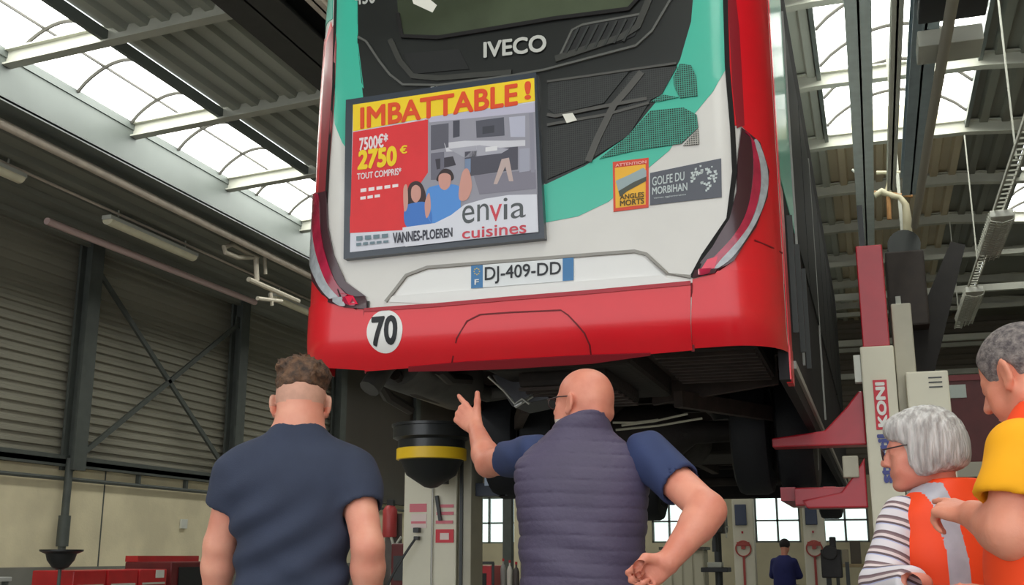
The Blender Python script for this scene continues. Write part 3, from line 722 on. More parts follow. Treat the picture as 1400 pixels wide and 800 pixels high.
for pts, c in (([(594,176),(618,173),(618,206),(594,210)],(92,90,102)), ([(624,170),(633,169),(633,191),(624,193)],(70,70,82)), ([(655,170),(693,165),(694,190),(656,193)],(82,82,94)), ([(700,165),(722,163),(722,192),(702,192)],(182,182,200)),
               ([(594,214),(612,212),(612,250),(594,250)],(106,104,118)), ([(612,200),(640,197),(700,197),(722,196),(722,204),(615,212)],(206,204,212)), ([(640,212),(712,205),(712,236),(640,246)],(78,76,88)),
               ([(618,208),(660,203),(700,208),(690,214),(640,220)],(168,166,178)), ([(714,208),(728,207),(728,238),(714,240)],(160,160,176)), ([(690,222),(700,220),(706,252),(700,252),(695,232),(684,256),(679,256)],(190,168,164)),
               ([(652,244),(736,236),(737,262),(660,270)],(128,124,138)), ([(640,222),(648,221),(648,240),(640,241)],(120,138,168)), ([(664,178),(680,176),(680,186),(664,188)],(60,60,70)), ([(727,160),(733,159),(735,240),(730,240)],(140,138,152)), ([(668,206),(684,204),(684,210),(668,212)],(220,218,222)),
               ([(600,222),(624,218),(628,230),(602,236)],(60,56,66))): flat(pts, c, 2)
# the smiling couple of the advertisement, printed flat
sk = (206,150,138)
for pts, c, L in (([(563,262),(572,252),(582,256),(588,275),(586,300),(562,300)],(58,38,40),3), ([(558,290),(564,283),(590,282),(594,312),(562,314)],(66,118,196),4), ([(568,262),(574,257),(580,262),(580,274),(574,281),(568,275)],sk,5), ([(557,262),(562,258),(563,285),(558,292)],sk,5),
                  ([(604,243),(612,235),(622,238),(624,250),(603,252)],(52,38,40),3), ([(588,268),(600,258),(628,257),(634,268),(630,303),(594,308)],(84,142,214),4), ([(605,245),(613,241),(621,245),(620,258),(613,264),(606,259)],sk,5), ([(632,266),(637,240),(645,236),(650,258),(644,276),(634,278)],sk,5), ([(586,282),(592,268),(594,290),(588,302)],sk,5)):
    flat(pts, c, L, 'couple_picture', True)
flat([(556,315),(600,309),(622,298),(640,284),(668,276),(700,271),(738,270),(740,321),(560,341),(556,330)], (218,218,228), 8, 'logo_field')
text('en', [(637,286),(673,282),(673,305),(637,311)], V((84,88,92)), O+.0085, 'logo_lettering', fr); text('ia', [(693,275),(723,273),(723,301),(693,305)], V((84,88,92)), O+.0085, 'logo_lettering', fr)
text('v', [(674,285),(691,283),(691,305),(674,308)], V((206,70,84)), O+.0085, 'logo_lettering', fr); text('cuisines', [(637,317),(724,307),(724,323),(637,331)], V((206,70,84)), O+.0085, 'logo_lettering', fr, bold=.01)
text('VANNES-PLOEREN', [(543,322),(624,315),(624,328),(543,337)], V((66,66,78)), O+.0085, 'address_lettering', fr, bold=.03)
mb = MB(); dashes([(493,327),(539,323),(539,328),(493,333)], 4, O+.0085, mb); dashes([(493,336),(539,332),(539,335),(493,340)], 5, O+.0085, mb); mb.build('address_small_lettering', V((110,130,140)), fr)

# ---- underneath
und = mat('chassis black', (34,27,25), .75, var=.35, scale=5, bump=.4)
und2 = mat('chassis brown', (58,46,42), .7, var=.3, scale=8)
und3 = mat('chassis grey', (92,90,88), .5, metal=.4, var=.2)
mb = MB(); mb.box((XC-HW+.06,YS,2.42),(XC+HW-.06,YF-.05,2.5)); mb.box((XC-HW+.3,5.2,2.55),(XC+HW-.3,YS,2.6)); mb.build('floor_pan', und, bus)
mb = MB()
for x in (-.45,.45): mb.box((XC+x-.05,5.45,2.2),(XC+x+.05,15.5,2.4))
mb.build('chassis_rail', und2, bus, bevel=.01)
for i in range(17):
    y = 5.5+i*.65; MB().box((XC-1.15,y,2.3),(XC+1.15,y+.07,2.42)).build('cross_member', und2 if i % 2 else und, bus)
mb = MB(); mb.box((XC-.35,5.6,2.08),(XC+.45,6.9,2.4)); mb.box((XC-.2,5.7,2.0),(XC+.3,6.6,2.1)); mb.build('engine', und, bus, bevel=.03)
for j in range(7): MB().box((XC-.2,5.72+j*.13,1.985),(XC+.3,5.76+j*.13,2.0)).build('engine_rib', und2, bus)
MB().lathe([(0,0),(.17,.0),(.19,.03),(.19,1.0),(.17,1.03),(0,1.03)], (XC-.95,5.75,2.22), 20, 'y').build('silencer', und3, bus, True)
mb = MB(); mb.tube([(XC-.95,6.8,2.22),(XC-.9,7.2,2.2),(XC-.55,7.3,2.25),(XC-.4,6.9,2.3)], .06, 10); mb.build('exhaust_pipe', und3, bus, True)
mb = MB(); mb.tube([(XC-.95,5.75,2.22),(XC-.95,5.6,2.15),(XC-1.0,5.5,2.0)], .06, 10); mb.build('exhaust_pipe', und3, bus, True)
MB().box((XC+.55,5.55,2.12),(XC+1.12,6.6,2.42)).build('radiator_box', und, bus, bevel=.03)
mb = MB()
for j in range(9): mb.box((XC+.58,5.6+j*.11,2.1),(XC+1.1,5.63+j*.11,2.125))
mb.build('radiator_fin', und2, bus)
mb = MB(); pts = [atY(668,515,5.9),atY(690,535,5.9),atY(704,552,5.9),atY(714,545,5.9),atY(724,552,5.9)]; mb.tube(pts, .008, 8); mb.tube([atY(704,556,5.9),atY(712,551,5.9),atY(730,540,6)], .012, 8); mb.build('linkage_rod', mat('bright steel',(190,190,188),.3,metal=.7), bus, True)
mb = MB(); mb.prism([atY(672,512,6.0),atY(712,505,6.0),atY(752,545,6.0),atY(700,556,6.0)], (0,.35,0)); mb.build('heat_shield', mat('heat shield',(74,74,80),.45,metal=.3), bus, bevel=.01)
mb = MB()
for (a, b_) in (((540,512),(600,545)),((512,512),(560,560)),((600,505),(640,520))): mb.tube([atY(*a,5.7),atY((a[0]+b_[0])/2-6,(a[1]+b_[1])/2+6,6.0),atY(*b_,6.4)], .035, 8)
mb.build('coolant_hose', mat('hose rubber',(44,36,34),.5), bus, True)
mb = MB()
for i, (x0,y0,x1,y1) in enumerate(((842,588,960,572),(850,582,940,566),(838,578,900,574))): mb.tube([atY(x0,y0,6.4),atY((x0+x1)/2,(y0+y1)/2+2,6.4),atY(x1,y1,6.4)], .007, 6)
mb.build('brake_line', mat('brake line',(150,146,130),.4), bus, True)
mb = MB(); mb.prism([(XC+.3,7.0,2.3),(XC+1.1,7.0,2.35),(XC+1.1,7.0,2.15),(XC+.3,7.0,2.05)], (0,.06,0)); mb.build('torque_bracket', und2, bus)
for s in (-1,1): MB().bar((XC+s*.5,6.8,2.05),(XC+s*1.0,8.2,2.1),.06,.1).build('torque_arm', und2, bus)
MB().lathe([(0,-.95),(.07,-.95),(.09,-.35),(.22,-.18),(.22,.18),(.09,.35),(.07,.95),(0,.95)], (XC,8.45,2.02), 20, 'x').build('rear_axle', und, bus, True)
MB().lathe([(0,-.95),(.06,-.95),(.06,.95),(0,.95)], (XC,14.3,2.02), 16, 'x').build('front_axle', und, bus, True)
for s in (-1,1):
    for y in (8.1,8.85): MB().lathe([(0,0),(.11,0),(.14,.06),(.12,.12),(.14,.18),(.11,.24),(0,.24)], (XC+s*.55,y,2.15), 18).build('air_spring', mat('rubber',(24,24,26),.6), bus, True)
MB().lathe([(0,0),(.2,0),(.22,.04),(.22,.9),(.2,.94),(0,.94)], (XC-.1,10.2,2.2), 20, 'y').build('air_tank', und, bus, True)
mb = MB(); mb.box((XC-.9,11.3,2.1),(XC+.9,12.6,2.42)); mb.build('under_tray', und, bus, bevel=.03)
tyre_m = mat('tyre', (20,22,28), .7, bump=.4, bscale=20); rim_m = mat('rim', (120,122,124), .4, metal=.5)
def wheel(x, y, w, side):
    R0 = .48; t = MB().lathe([(.30,-w/2+.02),(.40,-w/2),(.46,-w/2+.02),(R0,-w/2+.06),(R0,w/2-.06),(.46,w/2-.02),(.40,w/2),(.30,w/2-.02)], (x,y,2.02), 36, 'x').build('tyre', tyre_m, bus, True)
    MB().lathe([(0,w/2-.12),(.1,w/2-.02),(.12,w/2-.1),(.28,w/2-.03),(.31,w/2-.01),(.31,-w/2+.01),(.28,-w/2+.03),(0,-w/2+.1)] if side > 0 else [(0,-w/2+.12),(.1,-w/2+.02),(.12,-w/2+.1),(.28,-w/2+.03),(.31,-w/2+.01),(.31,w/2-.01),(.28,w/2-.03),(0,w/2-.1)], (x,y,2.02), 28, 'x').build('rim', rim_m, bus, True)
for s in (-1,1):
    wheel(XC+s*(HW-.16), 8.45, .28, s); wheel(XC+s*(HW-.48), 8.45, .28, s); wheel(XC+s*(HW-.17), 14.3, .28, s)
# ================================================================== column lifts and back of the hall
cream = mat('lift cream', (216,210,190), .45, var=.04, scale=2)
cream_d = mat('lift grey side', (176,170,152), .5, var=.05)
redl = mat('lift red', (176,22,40), .4, var=.06, coat=.3)
slate = mat('dark grey steel', (56,58,60), .5)
def flat_text(s, org, ux, uy, w, h, m, name, parent, bold=0.0, shear=0):
    """letters laid on a plane: org is the lower left, ux/uy unit vectors"""
    vs, fs = glyphs(s, bold, shear); o = Vector(org); ux = Vector(ux); uy = Vector(uy)
    return MB().add([o + ux*(x*w) + uy*(y*h) - Vector((0,ly,0)) for x, y, ly in vs], fs).build(name, m, parent)
# -- right rear column, with its lettering
t = thing('column_lift', (.08,7.6,0), 'cream and red column lift with large vertical lettering beside the woman', 'column lift')
MB().box((-.02,7.42,.12),(.19,7.72,2.43)).build('front_column', cream, t, bevel=.012)
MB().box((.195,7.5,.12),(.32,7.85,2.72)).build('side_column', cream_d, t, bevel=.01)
MB().box((.0,7.45,2.43),(.17,7.62,3.12)).build('red_carriage', redl, t, bevel=.008)
MB().box((.03,7.5,3.12),(.065,7.56,3.42)).build('lift_rod', black_m, t)
MB().box((-.065,7.44,2.2),(-.02,7.52,2.38)).build('latch', white_m, t, bevel=.005)
MB().box((.245,7.36,1.2),(.50,7.5,2.24)).build('control_box', cream, t, bevel=.012)
mb = MB()
for z in (2.14,2.17,2.2): mb.box((.38,7.355,z-.008),(.46,7.362,z))
mb.build('vent_slot', slate, t)
kp = MB().box((.045,7.414,1.885),(.13,7.42,2.205)).build('name_plate', mat('label red',(206,30,50),.45), t)
flat_text('KONI', (.117,7.412,1.90), (0,0,1), (-1,0,0), .29, .06, mat('label white',(236,232,228),.5), 'plate_lettering', t, bold=.05)
flat_text('stertil', (.12,7.412,1.545), (0,0,1), (-1,0,0), .31, .075, mat('label blue',(66,72,140),.5), 'side_lettering', t, bold=.05)
MB().box((.05,7.414,1.23),(.1,7.42,1.33)).build('warning_label', mat('label red',(206,30,50),.45), t)
mb = MB(); mb.prism([(-.05,7.5,2.15),(-.02,7.5,2.15),(-.02,7.5,1.80),(-.62,7.5,1.80),(-.62,7.5,1.86),(-.28,7.5,1.90),(-.13,7.5,2.05)], (0,.18,0)); mb.build('carriage_gusset', redl, t, bevel=.01)
mb = MB(); mb.prism([(-.04,7.5,1.72),(-.04,7.5,1.40),(-.42,7.5,1.40),(-.45,7.5,1.45),(-.2,7.5,1.5),(-.12,7.5,1.6)], (0,.2,0)); mb.box((-.5,7.6,1.42),(-.1,7.72,1.54)); mb.build('wheel_fork', redl, t, bevel=.01)
mb = MB(); mb.box((-.6,7.72,1.46),(-.5,8.9,1.55)); mb.box((-.32,7.72,1.46),(-.24,8.9,1.55)); mb.build('fork_arm', redl, t)
mb = MB(); mb.cbox((-.13,7.52,1.66),(.1,.1,.14)); mb.build('fork_block', cream_d, t, bevel=.01)
mb = MB(); mb.box((-.3,7.35,.03),(.34,7.5,.14)); mb.box((-.4,7.72,.03),(-.28,9.0,.14)); mb.box((.2,7.72,.03),(.34,9.0,.14)); mb.build('base_frame', slate, t)
# -- left rear column, white, with the black and yellow head
t = thing('column_lift', (-3.32,8.2,0), 'white column lift topped by a black dish with a yellow band', 'column lift')
def X8(px): return atY(px,700,8.2).x
x0, x1 = X8(552), X8(624); xm = X8(592)
MB().box((x0,8.2,.12),(x1,8.45,2.02)).build('front_column', cream, t, bevel=.01)
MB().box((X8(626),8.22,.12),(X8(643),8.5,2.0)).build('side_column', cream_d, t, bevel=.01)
MB().box((X8(628),8.205,.12),(X8(632),8.22,1.95)).build('seam', slate, t)
MB().tube([(xm,8.185,.2),(xm,8.185,1.85)], .008, 6).build('guide_wire', mat('bright steel',(190,190,188),.3,metal=.7), t)
zc = atY(590,632,7.9).z
yb = 7.9; cx = atY(590,620,yb).x
MB().lathe([(0,-.20),(.05,-.19),(.19,-.10),(.235,0),(.25,.01),(.25,.02)], (cx,yb,zc), 36).build('black_cone', mat('black rubber',(30,32,34),.5), t, True)
MB().lathe([(.255,.0),(.27,.005),(.27,.085),(.255,.09)], (cx,yb,zc+.012), 40).build('yellow_band', mat('band yellow',(255,208,40),.4), t, True)
MB().lathe([(.25,0),(.26,.0),(.26,.06),(.3,.08),(.3,.16),(.31,.165),(.31,.185),(.27,.19),(0,.19)], (cx,yb,zc+.1), 40).build('dish', mat('black dish',(40,42,44),.3), t, True)
MB().box((cx-.03,7.98,zc-.15),(cx+.03,8.22,zc-.02)).build('dish_arm', slate, t)
lp = mat('label pink', (214,112,124), .5)
LAY = [8.198]
def lab(a, b, m, name='label'):
    LAY[0] -= .0012; p = atY(*a,8.195); q = atY(*b,8.195); return MB().box((p.x,LAY[0],q.z),(q.x,8.2,p.z)).build(name, m, t)
lab((560,689),(583,700),lp); lab((562,703),(583,722),mat('label cream',(226,206,200),.5)); lab((562,713),(582,716),lp); lab((597,690),(620,694),lp); lab((597,700),(620,704),lp); lab((596,712),(619,716),lp)
lab((596,724),(620,742),mat('label red',(206,30,50),.45)); lab((602,729),(614,738),mat('label cream',(226,206,200),.5))
mb = MB(); mb.bar(atY(597,678,8.18),atY(602,712,8.18),.025); mb.build('lever', slate, t)
mb = MB(); mb.cbox(atY(570,725,8.17),(.05,.05,.04)); mb.cbox(atY(570,736,8.17),(.04,.05,.03)); mb.build('socket', slate, t, bevel=.006)
mb = MB(); mb.tube([atY(569,735,8.16),atY(560,748,8.12),atY(551,762,8.12),atY(540,780,8.1),atY(530,800,8.1)], .01, 6); mb.build('cable', black_m, t, True)
mb = MB(); mb.box((x0-.1,8.0,.03),(X8(650),8.2,.13)); mb.box((X8(644),8.5,.03),(X8(644)+.1,9.6,.13)); mb.box((x0-.1,8.5,.03),(x0,9.6,.13)); mb.build('base_frame', slate, t)
mb = MB(); mb.box((X8(644),8.3,1.56),(-2.75,8.5,1.66)); mb.box((-2.8,8.3,1.56),(-2.74,9.1,1.66)); mb.build('wheel_fork', mat('fork navy',(34,42,60),.5), t)
for a, b in (((663,643),(674,664)),((688,643),(693,664)),((696,652),(711,662))):
    p = atY(*a,8.28); q = atY(*b,8.28); MB().box((p.x,8.27,q.z),(q.x,8.29,p.z)).build('reflector', mat('pale blue',(186,202,224),.4), t)
# -- two far columns with screens and round red emblems
def far_col(x, y, label):
    t = thing('column_lift', (x,y,0), label, 'column lift')
    MB().box((x-.18,y,.1),(x+.18,y+.3,2.55)).build('front_column', cream, t, bevel=.015)
    MB().box((x-.13,y-.03,1.62),(x+.07,y,1.98)).build('control_screen', mat('screen blue',(64,72,96),.3), t, bevel=.01)
    mb = MB(); mb.tube([(x-.01+.13*math.cos(a*PI/12),y-.02,1.22+.13*math.sin(a*PI/12)) for a in range(24)], .014, 6, closed=True); mb.bar((x-.12,y-.02,1.3),(x+.1,y-.02,1.3),.02,.07); mb.cbox((x-.01,y-.02,1.24),(.07,.02,.06)); mb.build('round_emblem', mat('emblem red',(176,74,66),.5), t)
    MB().box((x-.03,y-.02,.2),(x+.01,y,1.1)).build('red_stripe', mat('emblem red',(176,74,66),.5), t)
    MB().box((x-.03,y-.03,1.48),(x+.0,y,1.52)).build('button', redl, t)
    mb = MB(); mb.box((x-.3,y-.2,.03),(x+.3,y,.12)); mb.box((x-.3,y+.3,.03),(x-.2,y+1.4,.12)); mb.box((x+.2,y+.3,.03),(x+.3,y+1.4,.12)); mb.build('base_frame', slate, t)
far_col(-2.23,20,'cream column lift with a red emblem left of the seated person in blue'); far_col(-1.03,20,'cream column lift with a red emblem right of the seated person in blue')
# -- machines and cabinets along the back
def box_at(px0, py0, px1, py1, Y, d):
    a = atY(px0,py0,Y); b = atY(px1,py1,Y); return (a.x, Y, b.z), (b.x, Y+d, a.z)
t = thing('tool_trolley', atY(656,800,20).xyz*1.0, 'red tool trolley below the far left window beside the cream column lift', 'tool trolley')
t.location.z = 0
a, b = box_at(641,768,672,800,20,.7)
MB().box((a[0],20,.12),(b[0],20.7,.92)).build('cabinet', mat('trolley red',(188,44,54),.4), t, bevel=.02)
MB().box((a[0]+.12,19.985,.45),(b[0]-.1,20.0,.78)).build('opening', black_m, t)
mb = MB(); mb.bar((a[0]-.02,19.98,.97),(b[0]+.05,19.98,.97),.05); mb.bar((b[0]+.03,20,.97),(b[0]+.03,20,.5),.04); mb.build('handle', slate, t)
for q in (a[0]+.08,b[0]-.08): MB().lathe([(0,0),(.06,0),(.06,.04),(0,.04)], (q,20.1,.06), 12, 'x').build('caster', black_m, t, True)
gcol = [mat('canister pale',(196,190,180),.5), mat('canister grey',(140,138,134),.5), mat('canister dark',(70,62,60),.5)]
for i, (px, w, m_, lb) in enumerate(((681,8,1,'grey canister beside the red tool trolley, leftmost of the row of canisters'),(690,8,0,'pale canister second from the red tool trolley'),(699,9,2,'dark canister third from the red tool trolley'),(713,10,0,'pale canister nearest the bald man, last of the row'))):
    p = atY(px,800,20); r = w/2*20.4/1500
    t = thing('canister', (p.x,20.3,0), lb, 'canister')
    MB().lathe([(0,0),(r,0),(r,.86-.03*i),(r*.6,.93-.03*i),(r*.3,.95-.03*i),(r*.3,1.0-.03*i),(0,1.0-.03*i)], (p.x,20.3,0), 16).build('body', gcol[m_], t, True)
    MB().lathe([(0,0),(r*.4,0),(r*.4,.05),(0,.05)], (p.x,20.3,1.0-.03*i), 10).build('cap', redl, t, True)
t = thing('steel_upright', (atY(693,700,24).x,24,0), 'dark steel upright in front of the far left window', 'post')
p = atY(693,700,24); MB().box((p.x-.1,24,0),(p.x+.1,24.2,3.2)).build('post', steel, t); MB().box((p.x-.22,23.9,0),(p.x+.22,24.3,.03)).build('foot_plate', steel, t)
t = thing('steel_upright', (atY(707,700,23).x,23,0), 'pale steel upright beside the dark one at the far left window', 'post')
p = atY(707,700,23); MB().box((p.x-.07,23,0),(p.x+.07,23.14,3.0)).build('post', beige, t); MB().box((p.x-.2,22.9,0),(p.x+.2,23.3,.03)).build('foot_plate', steel, t)
# right of the bald man
t = thing('drawer_cabinet', (atY(938,800,24).x,24,0), 'pale cabinet with tall doors beyond the bald man\'s fist', 'cabinet')
a = atY(905,752,24); b = atY(962,752,24)
MB().box((a.x,24,.0),(b.x,24.6,a.z)).build('body', mat('cabinet beige',(176,170,148),.6,var=.08), t, bevel=.01)
for i in range(4):
    x = a.x + (b.x-a.x)*(i+.08)/4; MB().box((x,23.98,.12),(x+(b.x-a.x)*.2,24,a.z-.08)).build('door', mat('cabinet door',(192,186,164),.6), t)
MB().box((a.x-.05,23.9,a.z),(b.x+.05,24.65,a.z+.06)).build('worktop', mat('worktop dark',(84,80,72),.6), t)
t = thing('drill_press', (atY(980,800,18).x,18,0), 'dark drill press standing beside the left red-emblem column lift', 'drill press')
p = atY(980,800,18)
mb = MB(); mb.box((p.x-.22,18,.0),(p.x+.2,18.5,.08)); mb.tube([(p.x,18.3,.08),(p.x,18.3,1.95)], .06, 12); mb.build('column', slate, t, True)
MB().box((p.x-.14,17.85,1.45),(p.x+.16,18.45,1.85)).build('head', mat('press dark',(52,52,50),.5,var=.2), t, bevel=.04)
MB().lathe([(0,0),(.05,0),(.05,.15),(.02,.28),(0,.28)], (p.x,18,1.16), 12).build('spindle', slate, t, True)
MB().box((p.x-.22,17.85,.85),(p.x+.2,18.3,.92)).build('press_table', black_m, t, bevel=.01); MB().box((p.x-.12,17.9,.92),(p.x+.1,18.15,1.0)).build('vice', steel_l, t, bevel=.01)
mb = MB(); 
for a_ in range(3): mb.bar((p.x+.17,18,1.55),(p.x+.2,18+.2*math.cos(a_*2.09),1.55+.2*math.sin(a_*2.09)),.018)
mb.build('feed_handle', steel_l, t)
t = thing('engine_stand', (atY(1145,800,19).x,19,0), 'dark engine on a stand right of the right red-emblem column lift', 'engine stand')
p = atY(1142,800,19)
mb = MB(); mb.box((p.x-.2,19,.05),(p.x+.3,19.6,.12)); mb.bar((p.x-.1,19.2,.1),(p.x-.1,19.2,1.0),.08); mb.bar((p.x+.2,19.2,.1),(p.x+.2,19.2,1.0),.06); mb.build('frame', slate, t)
mb = MB(); mb.box((p.x-.2,19,.75),(p.x+.12,19.5,1.2)); mb.lathe([(0,0),(.12,0),(.12,.4),(0,.4)], (p.x-.05,18.9,1.15), 14, 'y'); mb.box((p.x-.05,19,1.2),(p.x+.05,19.2,1.4)); mb.build('engine', mat('engine dark',(40,36,36),.5,var=.3), t, bevel=.02)
t = thing('workbench', (atY(1170,800,21).x,21,0), 'beige cluttered workbench under the rightmost far window', 'workbench')
p = atY(1168,770,21)
MB().box((p.x-.35,21,.9),(p.x+.55,21.6,.96)).build('bench_top', mat('bench wood',(150,130,96),.7,var=.15), t, bevel=.01)
for x in (p.x-.3,p.x+.5): MB().bar((x,21.1,0),(x,21.1,.9),.06).build('leg', slate, t)
MB().box((p.x-.3,21.05,.3),(p.x+.5,21.5,.35)).build('shelf', steel_l, t)
for i, (dx, h, c, lb) in enumerate(((-.2,.25,(150,140,120),'beige box at the left end of the cluttered workbench'),(.02,.4,(84,76,66),'tall brown box in the middle of the cluttered workbench'),(.28,.2,(180,168,140),'low cream box at the right of the cluttered workbench'))):
    o = MB().box((p.x+dx-.08,21.1,.96),(p.x+dx+.1,21.4,.96+h)).build('parts_box', mat('parts %d' % i, c, .7), None, bevel=.008, org=(p.x+dx,21.25,.96)); tag(o, lb, 'box', 'boxes on the workbench')
# between the left man and the white column
t = thing('fire_extinguisher', (atY(530,712,14).x,14.05,1.0), 'red fire extinguisher hung on a grey stand left of the white column lift', 'fire extinguisher')
p = atY(531,712,14)
MB().lathe([(0,0),(.09,0),(.1,.02),(.1,.36),(.06,.42),(.03,.44),(0,.44)], (p.x,14.05,p.z-.22), 18).build('cylinder', mat('extinguisher red',(186,70,70),.4), t, True)
MB().box((p.x-.03,14,p.z+.2),(p.x+.06,14.08,p.z+.28)).build('valve', black_m, t)
t = thing('equipment_stand', (p.x,14.2,0), 'grey stand with hooked tubes carrying the red fire extinguisher', 'stand')
MB().box((p.x-.12,14.17,0),(p.x+.12,14.2,p.z+.1)).build('back_plate', mat('stand grey',(100,92,88),.6,var=.15), t)
mb = MB(); mb.tube([(p.x-.1,14.1,.6),(p.x-.14,14.0,1.3),(p.x+.02,14.0,1.42),(p.x+.1,14.0,1.2),(p.x+.06,14.0,.5)], .025, 8); mb.tube([(p.x+.15,14,.3),(p.x+.12,14,1.25),(p.x+.2,14,1.35)], .02, 8); mb.build('hooked_tube', steel_l, t, True)
MB().box((p.x-.25,13.9,0),(p.x+.25,14.4,.04)).build('foot_plate', slate, t)
t = thing('tool_case', (p.x+.25,13.0,0), 'dark red machine case beside the grey hooked stand', 'case')
p2 = atY(545,745,13)
MB().box((p2.x-.1,13,.1),(p2.x+.12,13.5,1.25)).build('body', dred, t, bevel=.02); MB().box((p2.x-.06,12.985,.8),(p2.x+.08,13,1.1)).build('front_panel', slate, t); MB().box((p2.x-.12,12.95,.0),(p2.x+.14,13.5,.1)).build('plinth', black_m, t)
# dark red container right
t = thing('container', (2.2,17,0), 'dark red container with a pale notice behind the man in yellow', 'container')
MB().box((.98,16,2.32),(3.6,18.5,3.5)).build('upper_body', mat('maroon',(92,30,30),.5,var=.1), t, bevel=.02)
MB().box((.98,16,.0),(3.6,18.5,2.12)).build('lower_body', mat('container grey',(96,92,84),.6,var=.1), t, bevel=.02)
MB().box((.94,15.95,2.12),(3.64,18.5,2.32)).build('ledge', mat('ledge pale',(180,174,158),.5), t, bevel=.01)
p = atY(1308,535,15.98); MB().box((p.x-.12,15.985,p.z-.09),(p.x+.12,16,p.z+.09)).build('notice', mat('notice',(186,194,188),.5), t)
MB().box((.98,15.98,3.42),(3.6,16,3.5)).build('edge_strip', mat('maroon light',(120,40,44),.5), t)
# ================================================================== people: distance-field figures polygonised to one surface per part
def surfnet(D, xs, ys, zs):
    ins = D < 0
    nx, ny, nz = D.shape
    c = np.zeros((nx-1, ny-1, nz-1), np.int8)
    for i in (0,1):
        for j in (0,1):
            for k in (0,1): c += ins[i:nx-1+i, j:ny-1+j, k:nz-1+k]
    act = (c > 0) & (c < 8)
    I, J, K = np.nonzero(act)
    idx = -np.ones(act.shape, np.int64); idx[I,J,K] = np.arange(len(I))
    acc = np.zeros((len(I),3)); cnt = np.zeros(len(I))
    cor = [(0,0,0),(1,0,0),(0,1,0),(1,1,0),(0,0,1),(1,0,1),(0,1,1),(1,1,1)]
    for a in range(8):
        for b in range(a+1, 8):
            ca, cb = cor[a], cor[b]
            if sum(abs(p-q) for p, q in zip(ca, cb)) != 1: continue
            da = D[I+ca[0],J+ca[1],K+ca[2]]; db = D[I+cb[0],J+cb[1],K+cb[2]]
            m = (da < 0) != (db < 0)
            t = np.where(m, da/(da-db+1e-12), 0)
            for q in range(3): acc[:,q] += np.where(m, ca[q]+(cb[q]-ca[q])*t, 0)
            cnt += m
    P = acc/cnt[:,None] + np.stack([I,J,K],1)
    V = np.stack([np.interp(P[:,0], np.arange(nx), xs), np.interp(P[:,1], np.arange(ny), ys), np.interp(P[:,2], np.arange(nz), zs)], 1)
    quads = []
    for ax in range(3):
        sl = [slice(None)]*3; sl2 = [slice(None)]*3; sl[ax] = slice(0,-1); sl2[ax] = slice(1,None)
        a = ins[tuple(sl)]; b = ins[tuple(sl2)]
        e = np.array(np.nonzero(a != b)).T
        o1, o2 = [(1,2),(2,0),(0,1)][ax]
        ok = (e[:,o1] > 0) & (e[:,o2] > 0) & (e[:,o1] < D.shape[o1]-1) & (e[:,o2] < D.shape[o2]-1); e = e[ok]
        def cell(d1, d2):
            q = e.copy(); q[:,o1] -= d1; q[:,o2] -= d2; return idx[q[:,0],q[:,1],q[:,2]]
        q = np.stack([cell(0,0),cell(1,0),cell(1,1),cell(0,1)],1)
        fl = a[e[:,0],e[:,1],e[:,2]]
        q[~fl] = q[~fl][:,::-1]; quads.append(q)
    return V, np.concatenate(quads)
def axis_coords(lo, hi, step, fine=()):
    """grid coordinates from lo to hi with finer intervals (a, b, step)"""
    out = []; x = lo
    while x < hi:
        out.append(x); s = step
        for a, b, st in fine:
            if a <= x < b: s = min(s, st)
        x += s
    return np.array(out + [hi], np.float32)
class Frame:
    def __init__(s, o, R=None): s.o = Vector(o); s.R = R or Matrix.Identity(3)
    def __call__(s, x, y, z): return s.o + s.R @ Vector((x,y,z))
IDF = Frame((0,0,0))
def rotm(yaw=0, pitch=0, roll=0):
    return Matrix.Rotation(math.radians(yaw),3,'Z') @ Matrix.Rotation(math.radians(pitch),3,'X') @ Matrix.Rotation(math.radians(roll),3,'Y')
